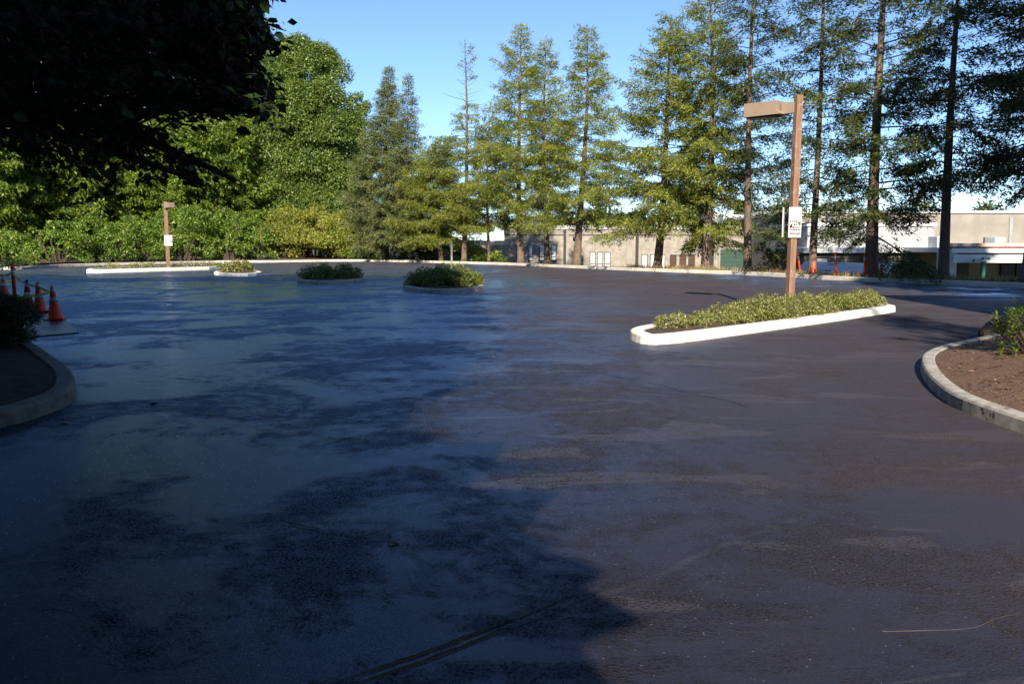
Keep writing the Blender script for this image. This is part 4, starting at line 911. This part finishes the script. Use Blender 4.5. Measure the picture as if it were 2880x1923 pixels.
for (px, Y, topy, rpx, z0, ncl, mat, lab) in [(-40, 92, 130, 190, .1, 60, 'poplar', 'tall broadleaf tree behind the overhanging branch at the far left'), (220, 95, 175, 190, .1, 60, 'poplar', 'broadleaf tree seen through the overhanging branch, left'), (440, 96, 150, 180, .1, 60, 'poplar', 'broadleaf tree behind the overhanging branch, second from left'),
                                              (680, 95, 10, 150, .1, 150, 'poplar', 'tallest broadleaf tree, its top beside the overhanging leaves'), (865, 90, 108, 155, .12, 230, 'poplar', 'full rounded broadleaf tree against the sky above the dome bush'), (1005, 100, 250, 62, .1, 110, 'poplar', 'slim dark leaved tree between the rounded tree and the first spruce'), (760, 98, 230, 140, .1, 110, 'poplar', 'broadleaf tree filling the gap left of the rounded tree')]:
    b = tree_at(px, Y); H_ = W(px, topy, Y).z
    broadleaf(b, H_, rpx / F * Y, rpx / F * Y * .7, M[mat], lab, z0=z0, nclump=ncl, per_area=55, size=.24, group=GB, cr=(.13, .24), aspect=.5, r0=.35)
# distant trees over the buildings
for (px, Y, topy, rpx, lab) in [(1700, 150, 575, 60, 'distant round tree over the long building, leftmost'), (1800, 160, 585, 50, 'distant tree behind the free standing conifer'), (1950, 155, 560, 55, 'distant tree above the grey roof unit'), (2085, 160, 580, 45, 'distant tree over the white roof unit'), (2585, 130, 560, 45, 'distant olive tree above the beige building'), (2780, 140, 575, 60, 'distant tree behind the beige building at the right'), (1580, 150, 600, 50, 'distant tree low between the slim conifers')]:
    b = (W(px, 700, Y).x, Y, -2.2); H_ = W(px, topy, Y).z + 2.2
    broadleaf(b, H_, rpx / F * Y, rpx / F * Y, M['firdark'], lab, z0=.2, nclump=28, per_area=8, size=.7, group='distant trees over the buildings', cr=(.2, .32), r0=.3)
# ================================================================== LOW SHRUBS ON ISLANDS
GL = 'low shrubs in the near white island'
def lowsh(px, py, rx, ry, h, mat, lab, grp=GL, size=.042, pa=900, rz=0.8, ncl=60, zz=.14):
    p = G(px, py); o = shrub((p.x, p.y, zz), rx, ry, h, M[mat], lab, name='low_shrub', size=size, per_area=pa, nclump=ncl, group=grp, cs=1.0, up=.8, flat=.8)
    # turn the elongated clump along the island
    o.rotation_euler = (0, 0, rz); return o
lowsh(1928, 938, .75, .5, .22, 'low', 'lowest shrub at the left end of the near white island')
lowsh(2045, 925, .85, .55, .30, 'low', 'reddish low shrub second from the left in the near white island')
lowsh(2150, 913, .9, .6, .44, 'low', 'tallest low shrub just left of the near lamp post')
lowsh(2262, 899, .85, .6, .42, 'low', 'bushy low shrub just right of the near lamp post')
lowsh(2352, 885, .6, .5, .33, 'juniper', 'shaded dark low shrub near the right end of the white island')
lowsh(2425, 877, .7, .45, .36, 'low', 'rightmost low shrub of the near white island')
GI = 'shrubs in the small islands'
lowsh(1200, 813, .75, .6, .6, 'juniper', 'sunlit shrub on the left of the half shaded island', GI, .09, 160, 0)
lowsh(1262, 815, .95, .8, .75, 'juniper', 'taller dark shrub at the foot of the thin metal post', GI, .09, 160, 0)
lowsh(1330, 812, .4, .4, .45, 'juniper', 'small sunlit shrub at the right end of the half shaded island', GI, .09, 160, 0)
lowsh(895, 793, .85, .7, .6, 'juniper', 'left dark shrub of the fully shaded island', GI, .1, 130, 0)
lowsh(965, 792, .85, .7, .55, 'juniper', 'right dark shrub of the fully shaded island', GI, .1, 130, 0)
lowsh(668, 771.5, 1.0, .8, .6, 'low', 'rounded reddish green shrub on the short white island', GI, .12, 110, 0)
for (px, py, rx, lab) in [(330, 764.5, 1.25, 'leftmost flat shrub of the long thin island'), (415, 762, 1.0, 'flat shrub left of the far lamp post'), (525, 759, 1.1, 'flat shrub right of the far lamp post'), (592, 756.5, .75, 'flat shrub beside the small white marker')]:
    lowsh(px, py, rx, .7, .42, 'low', lab, 'flat shrubs on the long thin island', .1, 120, 0.1, 22)
# clipped dome hedge, left foreground
p = G(-50, 1006); o = shrub((p.x - .17, p.y + .15, .12), .78, .8, 1.0, M['box'], 'dark clipped rounded shrub at the left edge in the foreground bed', name='clipped_shrub', size=.026, per_area=2300, nclump=190, flat=.6, cs=.6, up=.3)
# pointed leaf shrub at the right edge of the mulch bed
p = G(2925, 1052); root = thing('pointed_leaf_shrub', (p.x, p.y, .25), 'bright green shrub with pointed leaves at the right edge of the mulch bed', 'shrub')
VF = []; st = MB()
for i in range(90):
    a = RNG.uniform(0, 6.28); q = math.sqrt(RNG.random()); c = np.array([p.x + math.cos(a) * q * .55, p.y + math.sin(a) * q * .55, .35 + RNG.uniform(.1, 1.0) * (1.15 - q * .75) * .85])
    st.tube([(p.x + math.cos(a) * q * .15, p.y + math.sin(a) * q * .15, .2), tuple(c)], [.010, .004], 4, cap=False)
    n = 26; th = RNG.uniform(0, 6.28, n); D = np.stack([np.cos(th), np.sin(th), RNG.uniform(-.1, .9, n)], 1)
    VF.append(cards(c + np.array([0, 0, 1]) * RNG.uniform(-.14, .03, n)[:, None], D, np.tile([0, 0, 1.], (n, 1)), RNG.uniform(.06, .12, n), RNG.uniform(.018, .03, n)))
st.build('stems', M['twig'], root); np_mesh('foliage', VF, M['pieris'], root)
# mossy log behind the mulch bed
m = MB(); a = G(2700, 962, .2); b = G(2900, 925, .3); pts = [Vector(a).lerp(Vector(b), s) + Vector((0, 0, .05 * math.sin(s * 9))) for s in np.linspace(0, 1, 9)]
pts = [Vector(G(2765, 958)) + Vector((s * 1.6, s * .9, .10 + .1 * math.sin(s * 4))) for s in np.linspace(0, 1, 9)]
m.tube(pts, [.10, .17, .2, .19, .22, .2, .23, .2, .1], 12); tag(m.build('fallen_log', M['barkdark'], smooth=True), 'dark weathered log lying at the back of the mulch bed', 'log')
# bark chips scattered on the mulch
c = np.array([9.0, 10.0]); n = 5200; P = np.stack([RNG.uniform(4.6, 9.5, n), RNG.uniform(7.5, 13.5, n)], 1)
innerR = [np.array(q) for q in offset(chaikin([tuple(G(*p))[:2] for p in [(2990, 1262), (2880, 1222), (2705, 1159), (2649, 1127), (2600, 1078), (2583, 1035), (2600, 1012), (2650, 993), (2745, 972), (2800, 958), (2980, 935)]], False, 2), -.2, False)] + [np.array([14, 15]), np.array([14, 7])]
def inside(pt, poly):
    c_ = False; j = len(poly) - 1
    for i in range(len(poly)):
        if (poly[i][1] > pt[1]) != (poly[j][1] > pt[1]) and pt[0] < (poly[j][0] - poly[i][0]) * (pt[1] - poly[i][1]) / (poly[j][1] - poly[i][1]) + poly[i][0]: c_ = not c_
        j = i
    return c_
def edge_s(pt, poly, c0):
    # fraction (1 at the edge, 0 at the centre) along the ray from the centre
    d = np.array(pt) - c0; best = None
    for i in range(len(poly)):
        a, b = poly[i] - c0, poly[(i + 1) % len(poly)] - c0; e = b - a; den = d[0] * e[1] - d[1] * e[0]
        if abs(den) < 1e-9: continue
        t = (a[0] * e[1] - a[1] * e[0]) / den; u = (a[0] * d[1] - a[1] * d[0]) / den
        if t > 0 and -1e-6 <= u <= 1 + 1e-6: best = t if best is None else min(best, t)
    return 1 / best if best else 1
keep = []; Z = []
for q in P:
    if inside(q, innerR): s = edge_s(q, innerR, c); keep.append(q); Z.append(.12 + .32 * (1 - s ** 2) + .006)
keep = np.array(keep); n = len(keep); PP = np.column_stack([keep, Z]); 
VF = [cards(PP, RNG.normal(size=(n, 3)) * np.array([1, 1, .18]), RNG.normal(size=(n, 3)) * .35 + np.array([0, 0, 1]), RNG.uniform(.025, .08, n), RNG.uniform(.012, .035, n))]
M['chip'] = foliage('bark_chips', (.18, .10, .062), (.10, .055, .035), (.24, .155, .10), 0.0, .9, 3)
tag(np_mesh('bark_chips', VF, M['chip']), 'loose brown bark chips covering the mulch bed', 'bark chips', kind='stuff')
# ================================================================== SMALL LITTER ON THE ASPHALT
def litter_leaf(px, py, L, mat, lab, rz):
    p = G(px, py, .006); P = np.array([[p.x, p.y, .008]]); D = np.array([[math.cos(rz), math.sin(rz), .08]]); tag(np_mesh('fallen_leaf', [cards(P, D, np.array([[0, 0, 1.]]), np.array([L]), np.array([L * .6]), 'leaf')], mat), lab, 'fallen leaf', 'fallen leaves')
M['paleleaf'] = simple('pale_dry_leaf', (.42, .36, .24), .7); M['brownleaf'] = simple('brown_dry_leaf', (.12, .07, .04), .7)
litter_leaf(163, 1190, .10, M['paleleaf'], 'pale dry leaf by the left foreground kerb', .3); litter_leaf(445, 1135, .11, M['brownleaf'], 'flat leaf on the asphalt right of the left bed', 2.8); litter_leaf(2468, 1290, .06, M['brownleaf'], 'brown leaf on the sunlit asphalt before the mulch bed', 1)
litter_leaf(1085, 1528, .08, M['brownleaf'], 'dark leaf near the two twigs in the middle foreground', .2)
def twig(pts, r, lab):
    pts = chaikin([(p[0], p[1], 0) for p in pts], False, 2); m = MB(); q = [G(p[0], p[1], .008) for p in pts]; m.tube(q, [r * (1 - .6 * i / len(q)) for i in range(len(q))], 5); tag(m.build('fallen_twig', M['twig']), lab, 'twig', 'fallen twigs')
twig([(815, 1468), (840, 1474), (870, 1482), (900, 1484)], .005, 'short thick twig on the shaded asphalt'); twig([(1005, 1508), (1060, 1498), (1095, 1480), (1125, 1456)], .0025, 'thin curved twig right of the short thick one')
twig([(2480, 1775), (2600, 1772), (2740, 1768), (2790, 1740), (2870, 1722)], .0018, 'long pale straw at the bottom right')
# ================================================================== OVERHANGING TREE (left foreground)
root = thing('overhanging_tree', (-5.6, 5.6, .1), 'dark broadleaf tree whose leafy branches hang into the top left corner', 'tree')
tr = MB(); T0 = np.array([-5.6, 5.6, 0.0]); tr.tube([T0, T0 + (.1, 0, 1.2), T0 + (.0, .1, 2.4), T0 + (.2, 0, 4.0), T0 + (.1, 0, 7.0)], [.22, .17, .16, .13, .06], 10)
skel = []
def limb(pts, r):
    P_ = [np.array(p, float) for p in pts]; sm = chaikin([tuple(p) for p in P_], False, 2); n_ = len(sm); tr.tube(sm, [r * (1 - .85 * i / n_) + .004 for i in range(n_)], 6, cap=False)
    for p in resample(sm, .12): skel.append(np.array(p))
limb([(-5.6, 5.6, 2.0), (-4.4, 5.6, 2.7), (-3.2, 5.5, 3.0), (-2.3, 5.4, 2.95), (-1.7, 5.3, 2.7)], .09)
limb([(-5.6, 5.6, 2.4), (-4.2, 5.0, 2.9), (-3.0, 4.6, 3.1), (-2.2, 4.4, 3.2), (-1.5, 4.4, 3.2)], .08)
limb([(-5.5, 5.6, 2.2), (-4.4, 6.3, 2.6), (-3.4, 6.8, 2.6), (-2.6, 6.9, 2.3), (-2.2, 6.9, 2.1)], .07)
limb([(-5.5, 5.6, 3.2), (-4.2, 5.0, 4.2), (-3.0, 4.5, 4.6), (-1.9, 4.2, 4.6), (-1.4, 4.2, 4.3)], .08)
limb([(-5.5, 5.6, 4.2), (-4.2, 4.2, 5.4), (-3.0, 3.4, 5.9), (-2.0, 3.0, 5.9)], .07)
limb([(-5.5, 5.6, 4.5), (-4.6, 6.2, 6.0), (-3.4, 6.5, 6.6), (-2.6, 6.5, 6.5)], .07)
limb([(-5.5, 5.6, 2.2), (-4.8, 4.4, 2.9), (-4.0, 3.4, 3.2), (-3.0, 2.8, 3.3)], .07)
limb([(-5.5, 5.6, 1.9), (-4.2, 5.0, 2.35), (-3.0, 4.9, 2.35), (-2.2, 4.9, 2.1), (-1.75, 4.9, 1.95)], .05)
limb([(-5.5, 5.7, 2.1), (-4.0, 5.9, 2.55), (-2.9, 5.9, 2.5), (-2.2, 5.8, 2.2)], .05)
limb([(-5.5, 5.6, 2.6), (-4.0, 5.7, 3.4), (-2.8, 5.6, 3.55), (-1.9, 5.5, 3.3), (-1.5, 5.4, 3.1)], .06)
limb([(-5.6, 5.6, 2.0), (-4.9, 5.0, 2.4), (-4.0, 4.8, 2.4), (-3.2, 4.7, 2.25)], .05)
SK = np.array(skel)
POLY = [(-500, -1500), (350, -1500), (520, -700), (660, -200), (758, 8), (700, 60), (779, 102), (817, 132), (740, 150), (720, 200), (783, 264), (783, 332), (724, 340), (690, 300), (600, 340), (545, 362), (460, 404), (502, 430), (600, 480), (677, 545), (640, 553), (566, 553), (540, 520), (490, 545), (447, 558), (404, 541), (332, 553), (272, 575), (245, 532), (183, 524), (128, 532), (90, 470), (72, 440), (64, 385), (0, 400), (-500, 500)]
PL = [np.array(p, float) for p in POLY]
tw = MB(); VF = []; cnt = 0; tries = 0
P_, D_, N_, L_ = [], [], [], []
while cnt < 950 and tries < 60000:
    tries += 1
    rq = RNG.random()
    if rq < .09: px, py = RNG.uniform(0, 700), RNG.uniform(360, 580)
    elif rq < .5: px, py = RNG.uniform(560, 830), RNG.uniform(-20, 350)
    elif rq < .8: px, py = RNG.uniform(-120, 830), RNG.uniform(-60, 450)
    else: px, py = RNG.uniform(-500, 760), RNG.uniform(-1500, 0)
    if not inside((px, py), PL): continue
    Y = RNG.uniform(3.9, 7.0); tgt = np.array(W(px, py, Y)); 
    if tgt[2] < 1.7: continue
    d = np.linalg.norm((SK - (tgt + np.array([-.55, -.1, .12]))) * np.array([1, 1, 2.6]), axis=1); i = int(np.argmin(d)); d = np.linalg.norm(SK - tgt, axis=1)
    if d[i] > 1.6: continue
    o = SK[i]; n_ = 5; mid = (o + tgt) / 2 + np.array([0, 0, .18 * d[i]]); cur = [o * (1 - s) ** 2 + mid * 2 * s * (1 - s) + tgt * s * s for s in np.linspace(0, 1, n_ + 1)]
    tw.tube(cur, [.006 - .0008 * k for k in range(n_ + 1)], 4, cap=False); cnt += 1
    axis = tgt - o; axis = axis / max(1e-6, np.linalg.norm(axis)); nl = 11
    for k in range(nl):
        s = 1 - .7 * k / nl * min(1, .8 / max(.3, d[i])); f = s * n_; j = min(int(f), n_ - 1); p = cur[j] + (cur[j + 1] - cur[j]) * (f - j)
        sd = np.cross(axis, [0, 0, 1]) * (1 if k % 2 else -1)
        P_.append(p + RNG.normal(size=3) * .03); D_.append(axis * .9 + sd * RNG.uniform(.3, 1.0) + np.array([0, 0, -RNG.uniform(-.1, .55)]) + RNG.normal(size=3) * .3); N_.append(np.array([0, 0, 1]) + RNG.normal(size=3) * .55); L_.append(RNG.uniform(.04, .082))
print('overhang twigs', cnt, 'leaves', len(P_))
tr.build('trunk', M['barkdark'], root, smooth=True); M['neartwig'] = simple('near_twig_bark', (.035, .03, .025), .9, (.02, .018, .015), 5, 0); tw.build('twigs', M['neartwig'], root)
C, Rd = [], []
for i in range(2300):
    q = RNG.normal(size=3); q /= np.linalg.norm(q); q *= RNG.uniform(.35, 1) ** .5; c = np.array([-9.4, 12.6, 7.8]) + q * np.array([6.2, 9.6, 5.2]); rr = RNG.uniform(.6, 1.15)
    if c[0] + rr * .8 > -.27 * c[1] - .12 * max(0, 1.6 + .18 * c[1] + 1.2 - c[2]) or c[2] < 1.75 + .125 * c[1] + rr * .8: continue
    C.append(c); Rd.append((rr, rr, rr * .8))
for i in range(330):
    q = RNG.normal(size=3); q /= np.linalg.norm(q); q *= RNG.uniform(.2, 1) ** .5; rr = RNG.uniform(.6, 1.1); c = np.array([-5.8, 2.2, 7.0]) + q * np.array([4.4, 5.0, 2.6])
    if c[2] < 1.9 + .33 * max(0, c[1]) + rr: continue
    C.append(c); Rd.append((rr, rr, rr * .8))
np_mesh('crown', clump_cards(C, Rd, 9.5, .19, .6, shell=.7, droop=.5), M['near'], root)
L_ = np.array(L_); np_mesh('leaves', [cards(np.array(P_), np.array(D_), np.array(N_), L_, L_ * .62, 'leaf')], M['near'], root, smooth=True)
# ================================================================== WHAT SHADES THE LOT (outside the picture, behind and beside the camera)
GS = 'tall trees behind the photographer'
def shade_tree(x, y, H_, r, lab, z0=.12, ncl=60, pa=7, size=.8):
    return broadleaf((x, y, 0), H_, r, r, M['firdark'], lab, name='shade_tree', z0=z0, nclump=ncl, per_area=pa, size=size, group=GS, cr=(.2, .34), r0=.4, aspect=.7)
BL = 'tall broad tree outside the picture, behind or left of the photographer'
for (x, y, H_, r) in [(-8.7, -8, 27, 5.4), (-5.5, -5, 14, 3.2), (-2.0, -3.4, 5.0, 1.6), (-3.0, -6.5, 7.6, 1.7), (-4.0, -9, 9.5, 2.0), (-14, -22, 34, 7), (-28, -22, 34, 7), (-50, -8, 27, 7), (-52, 8, 20, 6), (-52, 24, 20, 7), (-56, 40, 20, 7), (-52, 56, 19, 6), (-66, 50, 20, 7), (-80, 46, 20, 7), (-66, 20, 22, 8), (-13, -10, 29, 6), (-21, -10, 27, 6), (-30, -11, 29, 6.5), (-40, -10, 28, 6.5), (-17, -16, 31, 6), (-9, -15, 30, 5.5), (-26, -16, 31, 6), (-35, -17, 31, 6.5)]:
    shade_tree(x, y, H_, r, BL)
BR = 'tall tree outside the right edge, shading the dark conifers'
for (x, y, H_, r) in [(17.5, 5, 27, 4.5), (20.5, -4, 33, 4.5)]: shade_tree(x, y, H_, r, BR)
conifer((6.9, -6, 0), (6.9, -6, 13.8), 1.6, .6, 60, M['firdark'], 'narrow conifer behind the photographer casting the shadow by the white island', name='conifer', card=.4, group=GS, cat='conifer', step=.2)
# building behind right, whose corner throws the straight shadow edge
br = thing('brick_office', (20, -10, 0), 'large flat roofed building outside the right edge, casting the straight shadow', 'building')
m = MB(); m.box((10.1, -28, 0), (40, 4, 12)); m.build('wall', M['wall'], br); m = MB(); m.box((10.0, -28.1, 12), (40.1, 4.1, 12.4)); m.build('roof_edge', M['white'], br)
for k in range(8):
    for s in range(3):
        m = MB(); y0 = -26 + k * 3.6; m.box((10.05, y0, 1 + s * 3.7), (10.097, y0 + 2, 3 + s * 3.7)); m.build('window', M['glassdark'], br)
print('polys', sum(len(o.data.polygons) for o in bpy.data.objects if o.type == 'MESH'))
